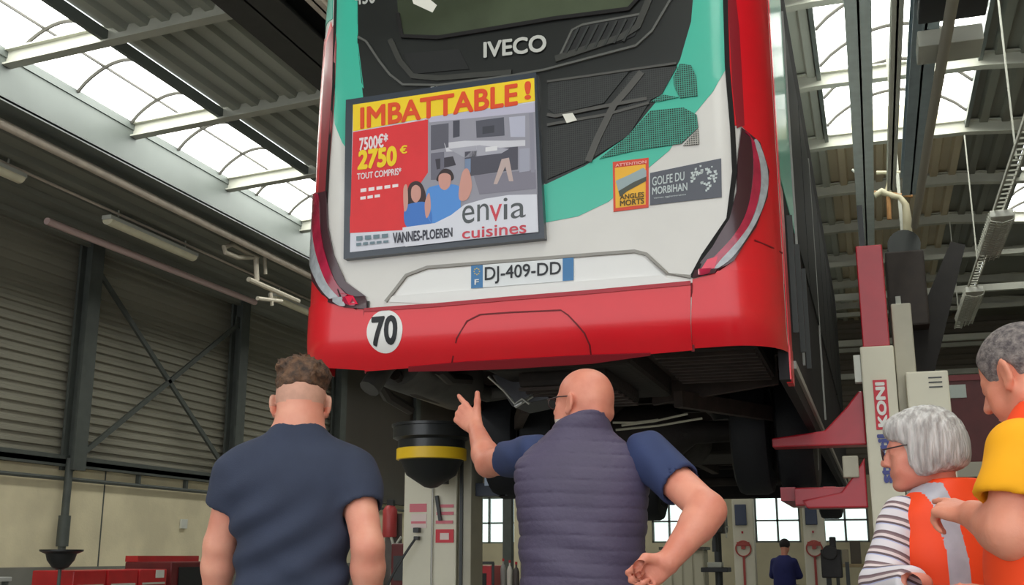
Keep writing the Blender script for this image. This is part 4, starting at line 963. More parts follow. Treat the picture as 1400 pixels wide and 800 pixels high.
class Field:
    def __init__(s, xs, ys, zs):
        s.xs, s.ys, s.zs = xs, ys, zs; s.D = np.full((len(xs),len(ys),len(zs)), .3, np.float32)
    def block(s, lo, hi):
        r = []
        for a, l, h in ((s.xs,lo[0],hi[0]),(s.ys,lo[1],hi[1]),(s.zs,lo[2],hi[2])):
            i = int(np.searchsorted(a, l)); j = int(np.searchsorted(a, h)); r.append(slice(i, max(i, j)))
        X = s.xs[r[0]][:,None,None]; Y = s.ys[r[1]][None,:,None]; Z = s.zs[r[2]][None,None,:]
        return tuple(r), X, Y, Z
    def comb(s, r, d, k, sub):
        A = s.D[r]
        if A.size == 0: return
        d = np.broadcast_to(d, A.shape)
        if sub:
            B = -d; h = np.maximum(k-np.abs(A-B),0)/k if k > 0 else 0; s.D[r] = np.maximum(A,B) + h*h*k*.25
        else:
            h = np.maximum(k-np.abs(A-d),0)/k if k > 0 else 0; s.D[r] = np.minimum(A,d) - h*h*k*.25
    def cone(s, a, b, ra, rb=None, k=.02, sub=False, flat=None, fn=None):
        a = Vector(a); b = Vector(b); rb = ra if rb is None else rb; m = max(ra,rb)+.05+k
        r, X, Y, Z = s.block([min(p,q)-m for p, q in zip(a,b)], [max(p,q)+m for p, q in zip(a,b)])
        d = b-a; L2 = max(d.length_squared, 1e-9)
        t = np.clip(((X-a.x)*d.x+(Y-a.y)*d.y+(Z-a.z)*d.z)/L2, 0, 1)
        px, py, pz = X-a.x-t*d.x, Y-a.y-t*d.y, Z-a.z-t*d.z
        q2 = px*px+py*py+pz*pz
        if flat is not None:       # (axis vector, squash): thinner along that axis
            n, f = Vector(flat[0]).normalized(), flat[1]
            pn = px*n.x+py*n.y+pz*n.z; q2 = q2 + pn*pn*(1/(f*f)-1)
            dist = (np.sqrt(q2)-(ra+(rb-ra)*t))*max(f,.6)
        else: dist = np.sqrt(q2)-(ra+(rb-ra)*t)
        if fn: dist = dist + fn(X,Y,Z)
        s.comb(r, dist, k, sub)
    def sleeve(s, a, b, ra, rb, k=.03, fn=None, hollow=0):
        """cone from a to b cut flat at b"""
        a = Vector(a); b = Vector(b); m = max(ra,rb)+.05+k; dn = (b-a).normalized(); b2 = b+dn*rb
        r, X, Y, Z = s.block([min(p,q)-m for p, q in zip(a,b2)], [max(p,q)+m for p, q in zip(a,b2)])
        d = b2-a; t = np.clip(((X-a.x)*d.x+(Y-a.y)*d.y+(Z-a.z)*d.z)/d.length_squared, 0, 1)
        dist = np.sqrt((X-a.x-t*d.x)**2+(Y-a.y-t*d.y)**2+(Z-a.z-t*d.z)**2)-(ra+(rb-ra)*t)
        if fn: dist = dist + fn(X,Y,Z)
        pl = (X-b.x)*dn.x+(Y-b.y)*dn.y+(Z-b.z)*dn.z
        h = np.maximum(.008-np.abs(dist-pl),0)/.008; dist = np.maximum(dist,pl)+h*h*.002
        s.comb(r, dist, k, False)
        if hollow: s.cone(b-dn*.004, b+dn*.03, hollow, hollow, .003, True)
    def ell(s, c, rad, R=None, k=.02, sub=False, fn=None):
        c = Vector(c); m = max(rad)+.05+k; r, X, Y, Z = s.block([q-m for q in c],[q+m for q in c])
        X, Y, Z = X-c.x, Y-c.y, Z-c.z
        if R is not None:
            T = R.transposed()
            X, Y, Z = (T[0][0]*X+T[0][1]*Y+T[0][2]*Z, T[1][0]*X+T[1][1]*Y+T[1][2]*Z, T[2][0]*X+T[2][1]*Y+T[2][2]*Z)
        a, b, c_ = rad
        k0 = np.sqrt((X/a)**2+(Y/b)**2+(Z/c_)**2)+1e-6; k1 = np.sqrt((X/a/a)**2+(Y/b/b)**2+(Z/c_/c_)**2)+1e-6
        d = k0*(k0-1)/k1
        if fn: d = d + fn(X,Y,Z)
        s.comb(r, d, k, sub)
    def loft(s, secs, k=.03, p=2.3, fn=None, sub=False):
        """secs: (z, cx, cy, rx, ry)"""
        A = np.array(sorted(secs), np.float32); z0, z1 = A[0,0], A[-1,0]; mr = max(A[:,3].max(),A[:,4].max())+.08
        r, X, Y, Z = s.block([A[:,1].min()-mr,A[:,2].min()-mr,z0-.06],[A[:,1].max()+mr,A[:,2].max()+mr,z1+.06])
        zz = np.clip(Z, z0, z1); t = zz.ravel()
        def ip(col):           # smooth interpolation
            i = np.clip(np.searchsorted(A[:,0], t)-1, 0, len(A)-2); u = (t-A[i,0])/(A[i+1,0]-A[i,0])
            tg = np.gradient(A[:,col], A[:,0]); h = A[i+1,0]-A[i,0]
            return ((2*u**3-3*u**2+1)*A[i,col]+(u**3-2*u**2+u)*h*tg[i]+(-2*u**3+3*u**2)*A[i+1,col]+(u**3-u**2)*h*tg[i+1])[None,None,:]
        cx, cy, rx, ry = ip(1), ip(2), np.maximum(ip(3),.01), np.maximum(ip(4),.01)
        q = (np.abs((X-cx)/rx)**p+np.abs((Y-cy)/ry)**p)**(1/p)
        d = (q-1)*np.minimum(rx,ry); dz = np.abs(Z-zz)
        d = np.where(dz > 0, np.sqrt(np.maximum(d,0)**2+dz**2)+np.minimum(d,0)*0, d)
        if fn: d = d + fn(X,Y,Z)
        s.comb(r, d, k, sub)
    def cut(s, co, no, lo=None, hi=None, k=.004):
        """remove what lies on the `no` side of the plane, inside the box lo..hi"""
        co = Vector(co); no = Vector(no).normalized()
        r, X, Y, Z = s.block(lo or (-9,-9,-9), hi or (9,9,9))
        s.comb(r, -((X-co.x)*no.x+(Y-co.y)*no.y+(Z-co.z)*no.z), k, True)
    def build(s, name, m, parent, colour=None, sm=1):
        V, Q = surfnet(s.D, s.xs, s.ys, s.zs)
        if sm:
            n = len(V); 
            for _ in range(sm):
                acc = np.zeros_like(V); c = np.zeros(n)
                for a, b in ((0,1),(1,2),(2,3),(3,0)):
                    np.add.at(acc, Q[:,a], V[Q[:,b]]); np.add.at(c, Q[:,a], 1)
                V = V*.5 + .5*acc/np.maximum(c,1)[:,None]
        me = bpy.data.meshes.new(name); me.vertices.add(len(V)); me.vertices.foreach_set('co', V.astype(np.float32).ravel())
        me.loops.add(Q.size); me.loops.foreach_set('vertex_index', Q.ravel().astype(np.int32))
        me.polygons.add(len(Q)); me.polygons.foreach_set('loop_start', (np.arange(len(Q))*4).astype(np.int32)); me.polygons.foreach_set('loop_total', np.full(len(Q),4,np.int32))
        ms = m if isinstance(m, (list,tuple)) else [m]
        for q in ms: me.materials.append(q)
        if colour is not None:
            cen = V[Q].mean(1); me.polygons.foreach_set('material_index', colour(cen).astype(np.int32))
        me.update(calc_edges=True); me.validate(); me.shade_smooth()
        o = bpy.data.objects.new(name, me); C.objects.link(o); o.parent = parent
        return o
def head(F, H, jaw=1.0, beard=False, scale=1.0, nose=1.0, wide=1.0):
    R = H.R; S_ = scale
    def E(c, r, k=.02, sub=False, Rl=None, fn=None): F.ell(H(*[v*S_ for v in c]), [v*S_ for v in r], R @ Rl if Rl else R, k, sub, fn)
    def K(a, b, ra, rb=None, k=.012, sub=False): F.cone(H(*[v*S_ for v in a]), H(*[v*S_ for v in b]), ra*S_, (rb if rb is not None else ra)*S_, k, sub)
    E((0,-.012,.032),(.077*wide,.097,.085)); E((0,-.04,.0),(.070*wide,.068,.075)); E((0,.03,-.035),(.058*wide,.062,.078),k=.03)
    for s in (-1,1):
        K((s*.052*jaw*wide,-.005,-.055),(s*.022,.07,-.092),.022,.018,.025)
        E((s*.040,.058,-.018),(.022,.022,.02),.02); E((s*.031,.078,.004),(.0145,.0135,.0135),.004)
        E((s*.033,.062,-.05),(.026,.026,.026),.02)
        K((s*.012,.084,.024),(s*.044,.070,.020),.010,.007,.012)
        # ear
        Re = rotm(s*28, 12, 0)
        E((s*.084*wide,-.010,-.006),(.0085,.021,.035),.005,Rl=Re); E((s*.0925*wide,-.004,-.004),(.006,.011,.021),.004,True,Rl=Re); E((s*.080*wide,.004,-.033),(.008,.010,.012),.006)
    for s in (-1,1): E((s*.030,.094,.006),(.016,.010,.010),.012,True); E((s*.030,.080,.004),(.013,.011,.011),.003)
    K((0,.086,.016),(0,.108*nose,-.018),.009,.012,.01); E((0,.111*nose,-.024),(.012,.012,.011),.008)
    for s in (-1,1): E((s*.012,.098,-.028),(.009,.011,.008),.006)
    E((0,.083,-.058),(.026,.014,.016),.014); E((0,.096,-.052),(.020,.006,.0048),.003); E((0,.096,-.063),(.018,.006,.0058),.003)
    E((0,.104,-.0575),(.024,.008,.0018),.003,True); E((0,.080,-.095),(.022,.018,.016),.018)
def hand(F, w, yd, zd, side, curls, thumb=None, sc=1.0, spread=0.0):
    """w wrist, yd finger direction, zd normal of the back of the hand, side +1 if the thumb is on the +x side of the hand frame
    curls: 4 tuples of three bend angles in degrees, index first; thumb: list of points in the hand frame"""
    y = Vector(yd).normalized(); z = (Vector(zd)-y*Vector(zd).dot(y)).normalized(); x = y.cross(z)
    R = Matrix((x,y,z)).transposed(); w = Vector(w)
    T = lambda px, py, pz: w + R @ (Vector((px*side,py,pz))*sc)
    kn = [(.031,.088,0),(.0105,.092,.002),(-.0105,.088,.001),(-.030,.079,-.002)]; le = [.070,.078,.072,.056]
    for q in kn: F.cone(T(q[0]*.55,.005,0), T(*q), .0145*sc, .0110*sc, .012)
    F.ell(T(0,.045,-.004), (.036*sc,.044*sc,.014*sc), R, .012)
    for i, (kp, L, cu) in enumerate(zip(kn, le, curls)):
        p = Vector(kp); a = 0; sp = math.radians((1.5-i)*spread); rad = (.0098,.0100,.0095,.0085)[i]
        for j, fr in enumerate((.45,.30,.25)):
            a += math.radians(cu[j]); d = Vector((math.sin(sp)*math.cos(a), math.cos(sp)*math.cos(a), -math.sin(a)))
            q = p + d*L*fr; r0 = rad*(1-.1*j); r1 = rad*(.92-.12*j)
            F.cone(T(*p), T(*q), r0*sc, r1*sc, .004 if j else .006); p = q
    th = thumb or [(.022,.02,-.006),(.044,.045,-.014),(.055,.072,-.018),(.058,.096,-.02)]
    rs = (.0165,.0125,.011,.009)
    for a, b, r0, r1 in zip(th, th[1:], rs, rs[1:]): F.cone(T(*a), T(*b), r0*sc, r1*sc, .008)
def arm(F, S0, El, Wr, r=(.052,.042,.045,.028), k=.03):
    S0, El, Wr = Vector(S0), Vector(El), Vector(Wr)
    F.cone(S0, El, r[0], r[1], k); m = El.lerp(Wr,.25); F.cone(El, m, r[1], r[2], .02); F.cone(m, Wr, r[2], r[3], .02)
CURL = [(18,25,15),(22,28,18),(25,30,20),(28,32,22)]
def legs(F, hip=.10, gap=.11, pel=.92, foot=True):
    for s in (-1,1):
        F.cone((s*hip,0,pel-.04),(s*gap,.01,.50),.085,.058,.04); F.cone((s*gap,.01,.50),(s*gap,-.02,.30),.055,.058,.02); F.cone((s*gap,-.02,.30),(s*gap,-.01,.08),.056,.036,.02)
        F.cone((s*gap,-.03,.045),(s*gap,.13,.03),.036,.028,.02)
def skinmat(name, col, col2):
    m = mat(name, col, .5, var=0, col2=col2, scale=11, bump=.08, bscale=160)
    b = m.node_tree.nodes['Principled BSDF']; b.inputs['Subsurface Weight'].default_value = .12; b.inputs['Subsurface Radius'].default_value = (.02,.008,.004); b.inputs['Subsurface Scale'].default_value = .5
    return m
def trousers_shoes(root, m, secs, gap, hip, zc=1.0, shoe=None):
    F = Field(axis_coords(-.32,.32,.01), axis_coords(-.26,.26,.01), axis_coords(.02,zc+.06,.01))
    F.loft(secs, .03)
    for s in (-1,1):
        F.cone((s*hip,0,.86),(s*gap,.01,.50),.105,.080,.05); F.cone((s*gap,.01,.50),(s*gap,-.01,.10),.080,.066,.02)
    F.cut((0,0,.07),(0,0,-1))
    F.build('trousers', m, root)
    sm_ = shoe or mat('shoe dark', (40,38,38), .6)
    for s in (-1,1):
        F = Field(axis_coords(s*gap-.09,s*gap+.09,.006), axis_coords(-.12,.24,.006), axis_coords(-.02,.16,.006))
        F.cone((s*gap,-.05,.05),(s*gap,.14,.045),.05,.045,.02,flat=((0,0,1),.9)); F.cone((s*gap,-.02,.06),(s*gap,-.02,.12),.05,.045,.03); F.cut((0,0,.0),(0,0,-1))
        F.build('shoe', sm_, root)
def person(base, yaw, label):
    o = thing('person', base, label, 'person'); o.rotation_euler = (0,0,math.radians(yaw)); return o
def to_local(base, yaw):
    Ri = Matrix.Rotation(-math.radians(yaw),3,'Z')
    return lambda px, py, Y: Ri @ (atY(px,py,Y)-Vector(base))
def on_head(px, py, Hw, base, yaw): pass
nz = lambda a, f, ph=0: (lambda X,Y,Z: a*np.sin(f*X+ph+2*np.sin(f*.4*Z))*np.sin(f*.8*Y+ph*1.7)*np.sin(f*.9*Z+ph+1.5*np.sin(f*.5*X)))

# ---------------- man in the navy T-shirt (left), seen from behind
B1 = (-1.675, 3.02, 0); Y1 = 24
p1 = person(B1, Y1, 'person with tousled brown hair in a navy T-shirt, arms hanging, back to us')
L1 = to_local(B1, Y1)
sk1 = skinmat('skin light', (232,164,140), (222,146,124))
hc = L1(411,552,3.04); H1 = Frame((hc.x,hc.y+.01,hc.z), rotm(2,-6,0))
sL, sR = Vector((-.170,0,1.355)), Vector((.175,0,1.355))
eL, eR = L1(300,745,2.98), L1(503,748,3.0); eL.y -= .0
wL, wR = L1(293,860,3.06), L1(503,862,3.1)
F1 = Field(axis_coords(-.42,.42,.0095,[(-.1,.13,.0055)]), axis_coords(-.26,.34,.0095,[(-.10,.15,.0055)]), axis_coords(-.0,1.80,.0095,[(1.44,1.80,.0055),(.6,.86,.006)]))
F1.loft([(.86,0,0,.155,.10),(1.02,0,0,.145,.09),(1.2,0,0,.15,.10),(1.34,0,0,.155,.09),(1.42,0,-.01,.12,.065),(1.47,0,-.01,.065,.055)])
legs(F1); head(F1, H1)
F1.cone((0,-.015,1.40),H1(0,-.035,-.05),.062,.056,.03); F1.cone((-.07,-.02,1.40),H1(-.02,-.05,-.07),.04,.045,.04); F1.cone((.07,-.02,1.40),H1(.02,-.05,-.07),.04,.045,.04)
for S0, El, Wr, s in ((sL,eL,wL,-1),(sR,eR,wR,1)):
    arm(F1, S0, El, Wr, (.056,.046,.049,.030)); hand(F1, Wr+Vector((0,0,-.0)), (0,.05,-1), (s*.9,-.4,0), -1 if s > 0 else 1, CURL)
F1.build('body', [sk1, mat('shaved nape',(205,154,134),.7,var=.05,scale=60)], p1,
   lambda c: ((((c-np.array(hc))@np.array(H1.R))[:,1] < .0) & (((c-np.array(hc))@np.array(H1.R))[:,2] > -.012)).astype(int))
def tousle(a, f): return lambda X,Y,Z: a*(np.sin(f*X+3*np.sin(.3*f*Z))*np.sin(f*Z*1.1+2*np.sin(f*.4*Y))+.5*np.sin(2.3*f*X+f*Z)*np.sin(1.9*f*Y))
hr1 = mat('hair brown', (112,80,58), .65, col2=(54,38,30), scale=45, bump=.6, bscale=120)
G = Field(axis_coords(hc.x-.13,hc.x+.13,.0045), axis_coords(hc.y-.15,hc.y+.15,.0045), axis_coords(hc.z-.05,hc.z+.17,.0045))
G.ell(H1(0,-.015,.062),(.080,.100,.078),H1.R,.01,fn=tousle(.004,95)); G.ell(H1(.02,-.06,.085),(.052,.048,.046),H1.R,.015,fn=tousle(.006,120)); G.ell(H1(-.035,-.035,.105),(.045,.06,.032),H1.R,.015,fn=tousle(.006,110)); G.ell(H1(.045,-.02,.085),(.045,.07,.035),H1.R,.015,fn=tousle(.005,100))
rr = random.Random(5)
for i in range(70):
    a = rr.uniform(0,2*PI); q = rr.uniform(.1,.95); x, y = .07*q*math.cos(a), -.02+.09*q*math.sin(a); z = .062+.078*math.sqrt(max(0,1-q*q*.9))
    d = Vector((rr.uniform(-.03,.035),rr.uniform(-.035,.02),rr.uniform(-.004,.012))); p = H1(x,y,z); G.cone(p, p+d, .008,.003,.004)
G.cut(H1(0,-.07,.022),H1.R @ Vector((0,-.35,-1)),k=.012)
G.build('hair', hr1, p1)
navy = mat('T-shirt navy', (50,57,78), .85, var=.08, scale=7, bump=.15, bscale=250)
def folds(X,Y,Z):
    u = X*.75+Z*.66; v = -X*.7+Z*.7
    g = np.exp(-((Z-1.17)/.16)**2)
    return (-.010*np.sin(62*v+2.2*np.sin(9*u))*np.exp(-((u-.70)/.15)**2)*g - .005*np.sin(48*Z+7*X+2*np.sin(17*X))*np.exp(-((Z-1.05)/.06)**2) - .002*np.sin(25*X+13*Z))
G = Field(axis_coords(-.40,.40,.0075), axis_coords(-.24,.24,.0075), axis_coords(.95,1.56,.0075))
G.loft([(.985,0,0,.170,.115),(1.04,0,0,.168,.114),(1.12,0,-.004,.174,.118),(1.24,0,-.008,.188,.126),(1.34,0,-.012,.194,.120),(1.39,0,-.014,.178,.100),(1.435,.0,-.014,.128,.080),(1.475,0.0,-.015,.088,.070),(1.495,0.0,-.015,.074,.066)],.03,2.4,folds)
for S0, El, s in ((sL,eL,-1),(sR,eR,1)):
    d = (El-S0); e = S0+d*.58
    G.cone(S0+Vector((s*-.04,0,.01)), S0+d*.2, .070,.072,.05); G.sleeve(S0+d*.05, S0+d*.52, .072,.070,.03,lambda X,Y,Z: -.003*np.sin(60*Z+20*X),.058)
G.cut((0,0,1.0),(0,0,-1)); 
G.cone(H1(0,-.02,-.02),(0,-.01,1.475),.062,.066,.006,True)
G.build('t_shirt', navy, p1)
jean = mat('jean grey blue', (96,104,128), .8, col2=(60,66,90), scale=14)
trousers_shoes(p1, jean, [(.80,0,0,.165,.12),(.92,0,0,.175,.125),(1.02,0,0,.158,.106)], .11, .10)
MB().lathe([(.0,0),(.1,0)],(0,0,0)) if False else None
G = Field(axis_coords(-.24,.24,.006), axis_coords(-.16,.16,.006), axis_coords(.94,1.05,.006)); G.loft([(.972,0,0,.170,.118),(1.005,0,0,.168,.116)],.001); G.loft([(.93,0,0,.150,.098),(1.05,0,0,.150,.098)],.001,sub=True)
G.build('belt', mat('belt', (44,46,60), .5), p1)

# ---------------- bald man in the padded vest
B2 = (-.915, 3.56, 0); Y2 = 14
p2_ = person(B2, Y2, 'bald person with glasses in a quilted navy vest, pointing up under the bus')
L2 = to_local(B2, Y2)
sk2 = skinmat('skin ruddy', (232,156,132), (216,134,112))
hc = L2(797,552,3.56); H2 = Frame(hc, rotm(54,0,0))
sL, eL, wL = L2(726,622,3.60), L2(668,634,3.84), L2(650,584,4.06)
sR, eR, wR = L2(892,628,3.56), L2(968,698,3.42), L2(914,768,3.31)
hy = L2(628,548,4.14)-L2(650,584,4.06)
lo = Vector((min(wL.x,eL.x)-.16,0,0))
F2 = Field(axis_coords(min(wL.x,eL.x)-.14,eR.x+.12,.0095,[(wL.x-.13,wL.x+.10,.0045),(hc.x-.11,hc.x+.11,.0055),(wR.x-.09,wR.x+.05,.006)]), axis_coords(-.36,wL.y+.22,.0095,[(wL.y-.03,wL.y+.20,.0045),(hc.y-.13,hc.y+.13,.006),(wR.y-.07,wR.y+.06,.006)]), axis_coords(0,1.80,.0095,[(wL.z-.03,wL.z+.19,.0045),(1.45,1.76,.006),(wR.z-.14,wR.z+.04,.006)]))
F2.loft([(.86,0,0,.18,.13),(1.02,0,.01,.18,.14),(1.2,0,.01,.18,.13),(1.34,0,0,.17,.11),(1.42,0,-.01,.13,.07),(1.47,0,-.01,.07,.06)])
legs(F2, .11,.13); head(F2, H2, 1.05, scale=1.0, wide=1.04)
F2.cone((0,-.01,1.38),H2(0,-.03,-.05),.062,.060,.03); F2.cone(H2(-.03,-.076,-.038),H2(.03,-.076,-.038),.024,.024,.015)
arm(F2, sL, eL, wL, (.058,.048,.050,.030)); arm(F2, sR, eR, wR, (.060,.054,.054,.034),.03)
# left hand: palm towards the bus, thumb up, index out, the rest half curled
Rz = Matrix.Rotation(-math.radians(Y2),3,'Z')
hd = Rz @ Vector((-.70,.22,.64)); hn = Rz @ Vector((-.15,-.95,.12))
hand(F2, wL, hd, hn, 1, [(12,14,8),(62,60,30),(74,66,30),(80,66,30)], [(.024,.02,-.004),(.046,.040,.0),(.068,.058,.004),(.088,.078,.006)], 1.16)
# right hand: loose fist resting on the back of the hip
hd = L2(884,772,3.31)-wR; hd.z -= .03
hand(F2, wR, hd, Rz @ Vector((0,1,.15)) , -1, [(62,88,60),(66,90,60),(70,90,60),(74,90,60)], [(.020,.02,-.012),(.040,.042,-.028),(.034,.068,-.044),(.014,.080,-.050)], 1.12)
F2.build('body', [sk2, mat('stubble grey',(214,196,184),.8)], p2_,
   lambda c: ((np.abs(((c-np.array(hc))@np.array(H2.R))[:,0]) < .1) & (((c-np.array(hc))@np.array(H2.R))[:,1] > .015) & (((c-np.array(hc))@np.array(H2.R))[:,1] < .14) & (((c-np.array(hc))@np.array(H2.R))[:,2] < -.055) & (((c-np.array(hc))@np.array(H2.R))[:,2] > -.12) & (c[:,2] > 1.45)).astype(int))
gm = mat('glasses dark', (60,44,44), .4)
mb = MB(); HH = Frame(H2.o, H2.R)
def specs(HF, parent, s=1.0, w=1.04):
    mb = MB()
    for q in (-1,1):
        mb.tube([HF(q*.084*w,-.012,.016),HF(q*.080*w,.04,.018),HF(q*.066*w,.098,.014)], .0022, 6)
        mb.tube([HF(q*.034+.023*math.cos(a*PI/8),.103,.004+.017*math.sin(a*PI/8)) for a in range(16)], .0018, 5, closed=True)
    mb.tube([HF(-.012,.106,.008),HF(.012,.106,.008)], .0018, 5)
    o = MB(); o.v, o.f, o.mi = mb.v, mb.f, mb.mi
    me = bpy.data.meshes.new('glasses'); me.from_pydata([tuple(v) for v in mb.v], [], mb.f); me.materials.append(gm); me.shade_smooth()
    ob = bpy.data.objects.new('glasses', me); C.objects.link(ob); ob.parent = parent; return ob
specs(H2, p2_)
sh2 = mat('shirt blue navy', (48,60,100), .8, var=.08, scale=9)
G = Field(axis_coords(min(eL.x,-.3)-.14,.46,.009), axis_coords(-.28,eL.y+.16,.009), axis_coords(.95,1.56,.009))
G.loft([(1.0,0,.01,.182,.14),(1.2,0,.01,.185,.132),(1.34,0,0,.19,.115),(1.42,0,-.01,.14,.075),(1.47,0,-.01,.08,.065)])
for S0, El, f_, ra_ in ((sL,eL,.58,.066),(sR,eR,.56,.076)):
    d = El-S0; dn = d.normalized(); G.sleeve(S0-dn*.03, S0+d*(f_-.03), ra_+.002,ra_,.04,lambda X,Y,Z: -.003*np.sin(70*X+40*Z),ra_-.013)
G.build('t_shirt', sh2, p2_)
vm = mat('padded vest', (80,71,96), .6, var=.10, scale=5, bump=.25, bscale=70)
def quilt(X,Y,Z):
    w = .043; f = np.mod(Z+.004*np.sin(14*X), w)/w
    return .0038*np.exp(-(np.minimum(f,1-f)/.08)**2) - .002 - .004*np.sin(20*X+50*Z)*np.exp(-((Z-1.1)/.1)**2)
G = Field(axis_coords(-.30,.30,.0075), axis_coords(-.26,.26,.0075), axis_coords(.86,1.60,.0055))
G.loft([(.88,0,.0,.205,.155),(1.0,0,.005,.202,.158),(1.12,0,.005,.204,.158),(1.24,0,0,.212,.152),(1.34,0,-.008,.220,.138),(1.40,0,-.012,.212,.116),(1.45,0,-.012,.165,.096),(1.495,0,-.012,.112,.088),(1.53,0.006,-.016,.090,.088),(1.562,.010,-.018,.086,.087)],.02,2.4,quilt)
G.cone(H2(0,-.01,.0),(0,.0,1.47),.070,.06,.004,True)
for S0, El, s in ((sL,eL,-1),(sR,eR,1)):
    d = (El-S0).normalized(); G.cone(S0+Vector((s*.035,0,0)), S0+d*.25+Vector((s*.02,0,0)), .082,.082,.012,True)
G.cut((.01,-.03,1.557),(-.30,.10,1),(-.2,-.2,1.48),(.2,.2,1.62)); G.build('vest', vm, p2_)
trousers_shoes(p2_, mat('trousers dark',(46,48,58),.8), [(.78,0,0,.175,.135),(.92,0,0,.182,.14),(1.0,0,.0,.176,.14)], .13, .105)

# ---------------- grey haired woman in the orange hi-vis vest
B3 = (.20, 3.42, 0); Y3 = 36
p3 = person(B3, Y3, 'grey-haired person with glasses in an orange safety vest over a striped top')
L3 = to_local(B3, Y3)
sk3 = skinmat('skin rosy', (226,150,128), (214,132,112))
hc = L3(1258,618,3.40); H3 = Frame(hc, rotm(50,-6,0))
sL, eL, wL = L3(1243,706,3.35), L3(1212,800,3.30), L3(1248,800,3.10)
sL = Vector((-.150,.01,1.205)); eL = L3(1206,800,3.28); wL = L3(1262,797,3.02)
sR = Vector((.150,.0,1.205)); eR = Vector((.21,.02,.96)); wR = Vector((.10,.20,.93))
F3 = Field(axis_coords(min(eL.x,-.25)-.1,.34,.0095,[(hc.x-.1,hc.x+.1,.0055),(wL.x-.08,wL.x+.08,.0055)]), axis_coords(min(-.24,wL.y-.14),.34,.0095,[(hc.y-.11,hc.y+.13,.0055)]), axis_coords(0,1.56,.0095,[(1.24,1.54,.0055),(.9,1.1,.006)]))
F3.loft([(.74,0,0,.165,.12),(.88,0,0,.15,.12),(1.02,0,0,.15,.11),(1.15,0,0,.145,.095),(1.21,0,-.005,.12,.065),(1.26,0,0,.055,.05)])
legs(F3, .09,.10,.80); head(F3, H3, .95, scale=.93)
F3.cone((0,0,1.18),H3(0,-.03,-.05),.052,.050,.03)
arm(F3, sL, eL, wL, (.045,.038,.038,.024)); arm(F3, sR, eR, wR, (.045,.038,.038,.024))
hand(F3, wL, L3(1235,790,2.98)-wL, (0,-.3,1), 1, CURL, None, .92); hand(F3, wR, (-.6,.6,.1), (0,0,1), -1, CURL, None, .92)
F3.build('body', sk3, p3)
specs(H3, p3, .93, .96)
hg = mat('hair grey', (214,210,208), .6, col2=(160,154,152), scale=70, bump=.7, bscale=150, stretch=(1,1,.12))
strand = lambda a, f: (lambda X,Y,Z: a*np.sin(f*(Y*1.0+.6*X)+3*np.sin(22*Z)))
G = Field(axis_coords(hc.x-.14,hc.x+.14,.0045), axis_coords(hc.y-.16,hc.y+.15,.0045), axis_coords(hc.z-.12,hc.z+.15,.0045))
G.ell(H3(0,-.022,.042),(.090,.108,.090),H3.R,.01,fn=strand(.0022,260)); G.ell(H3(0,-.052,-.005),(.086,.084,.088),H3.R,.03,fn=strand(.0022,260)); G.ell(H3(0,.035,.072),(.070,.055,.042),H3.R,.02,fn=strand(.002,260))
for q in (-1,1): G.ell(H3(q*.066,-.012,-.022),(.026,.046,.060),H3.R,.02,fn=strand(.0022,260))
G.ell(H3(0,.105,-.03),(.085,.060,.078),H3.R,.02,True); G.cut(H3(0,-.05,-.072),H3.R @ Vector((0,-.15,-1)),k=.02)
G.cone(H3(-.1,.066,.004),H3(.1,.066,.004),.028,.028,.015,True)
G.build('hair', hg, p3)
d = (eL-sL).normalized()
strp = stripes('striped jersey', (d.x*.85,d.y*.85,d.z+.12), .046, [(0,(226,220,226)),(.40,(120,98,104)),(.52,(140,118,122)),(.62,(228,212,212)),(.80,(104,88,94)),(.93,(186,190,224))], .85)
G = Field(axis_coords(min(eL.x,-.25)-.11,.33,.008), axis_coords(min(-.24,wL.y-.1),.34,.008), axis_coords(.74,1.32,.008))
G.loft([(.76,0,0,.17,.13),(.88,0,0,.16,.13),(1.02,0,0,.158,.12),(1.15,0,0,.152,.105),(1.21,0,-.005,.126,.075),(1.255,0,0,.07,.062)])
for S0, El, Wr in ((sL,eL,wL),(sR,eR,wR)):
    G.cone(S0, El, .062,.058,.03,fn=nz(.004,60)); G.sleeve(El, El.lerp(Wr,.80), .058,.042,.02)
G.cone((0,0,1.22),H3(0,-.03,-.03),.058,.058,.005,True)
G.build('striped_top', strp, p3)
org = mat('hi-vis orange', (255,74,22), .6, var=.04, scale=6, emit=(255,70,20), estr=0.0)
slv = mat('reflective tape', (178,176,188), .4, var=.08, scale=20)
G = Field(axis_coords(-.28,.28,.0075), axis_coords(-.24,.24,.0075), axis_coords(.74,1.38,.0075))
vfold = lambda X,Y,Z: -.004*np.sin(26*X+9*Z)*np.exp(-((Z-.95)/.14)**2) + .002*np.sin(40*Z+10*X)
G.loft([(.76,0,-.01,.205,.165),(.88,0,-.01,.195,.160),(1.02,0,-.012,.186,.148),(1.15,0,-.012,.188,.132),(1.22,0,-.014,.176,.108),(1.27,0,-.016,.128,.088),(1.31,0,-.016,.084,.074)],.02,2.3,vfold)
G.cone((0,.02,1.24),H3(0,-.01,-.03),.064,.066,.006,True); G.cone((0,.1,1.30),(0,.16,1.16),.05,.02,.01,True)
for S0, El, s in ((sL,eL,-1),(sR,eR,1)):
    G.cone(S0+Vector((s*.075,.02,-.06)), S0+Vector((s*.12,.02,-.06)), .080,.080,.01,True)
def tape(c): return ((np.abs(np.abs(c[:,0])-.098-.0*(c[:,2]-1.0)) < .026) & (c[:,2] < 1.30)).astype(int)
G.build('safety_vest', [org, slv], p3, tape)
trousers_shoes(p3, mat('trousers taupe',(120,112,110),.8), [(.66,0,0,.165,.125),(.78,0,0,.17,.13),(.86,0,.0,.155,.125)], .10, .09, .86)

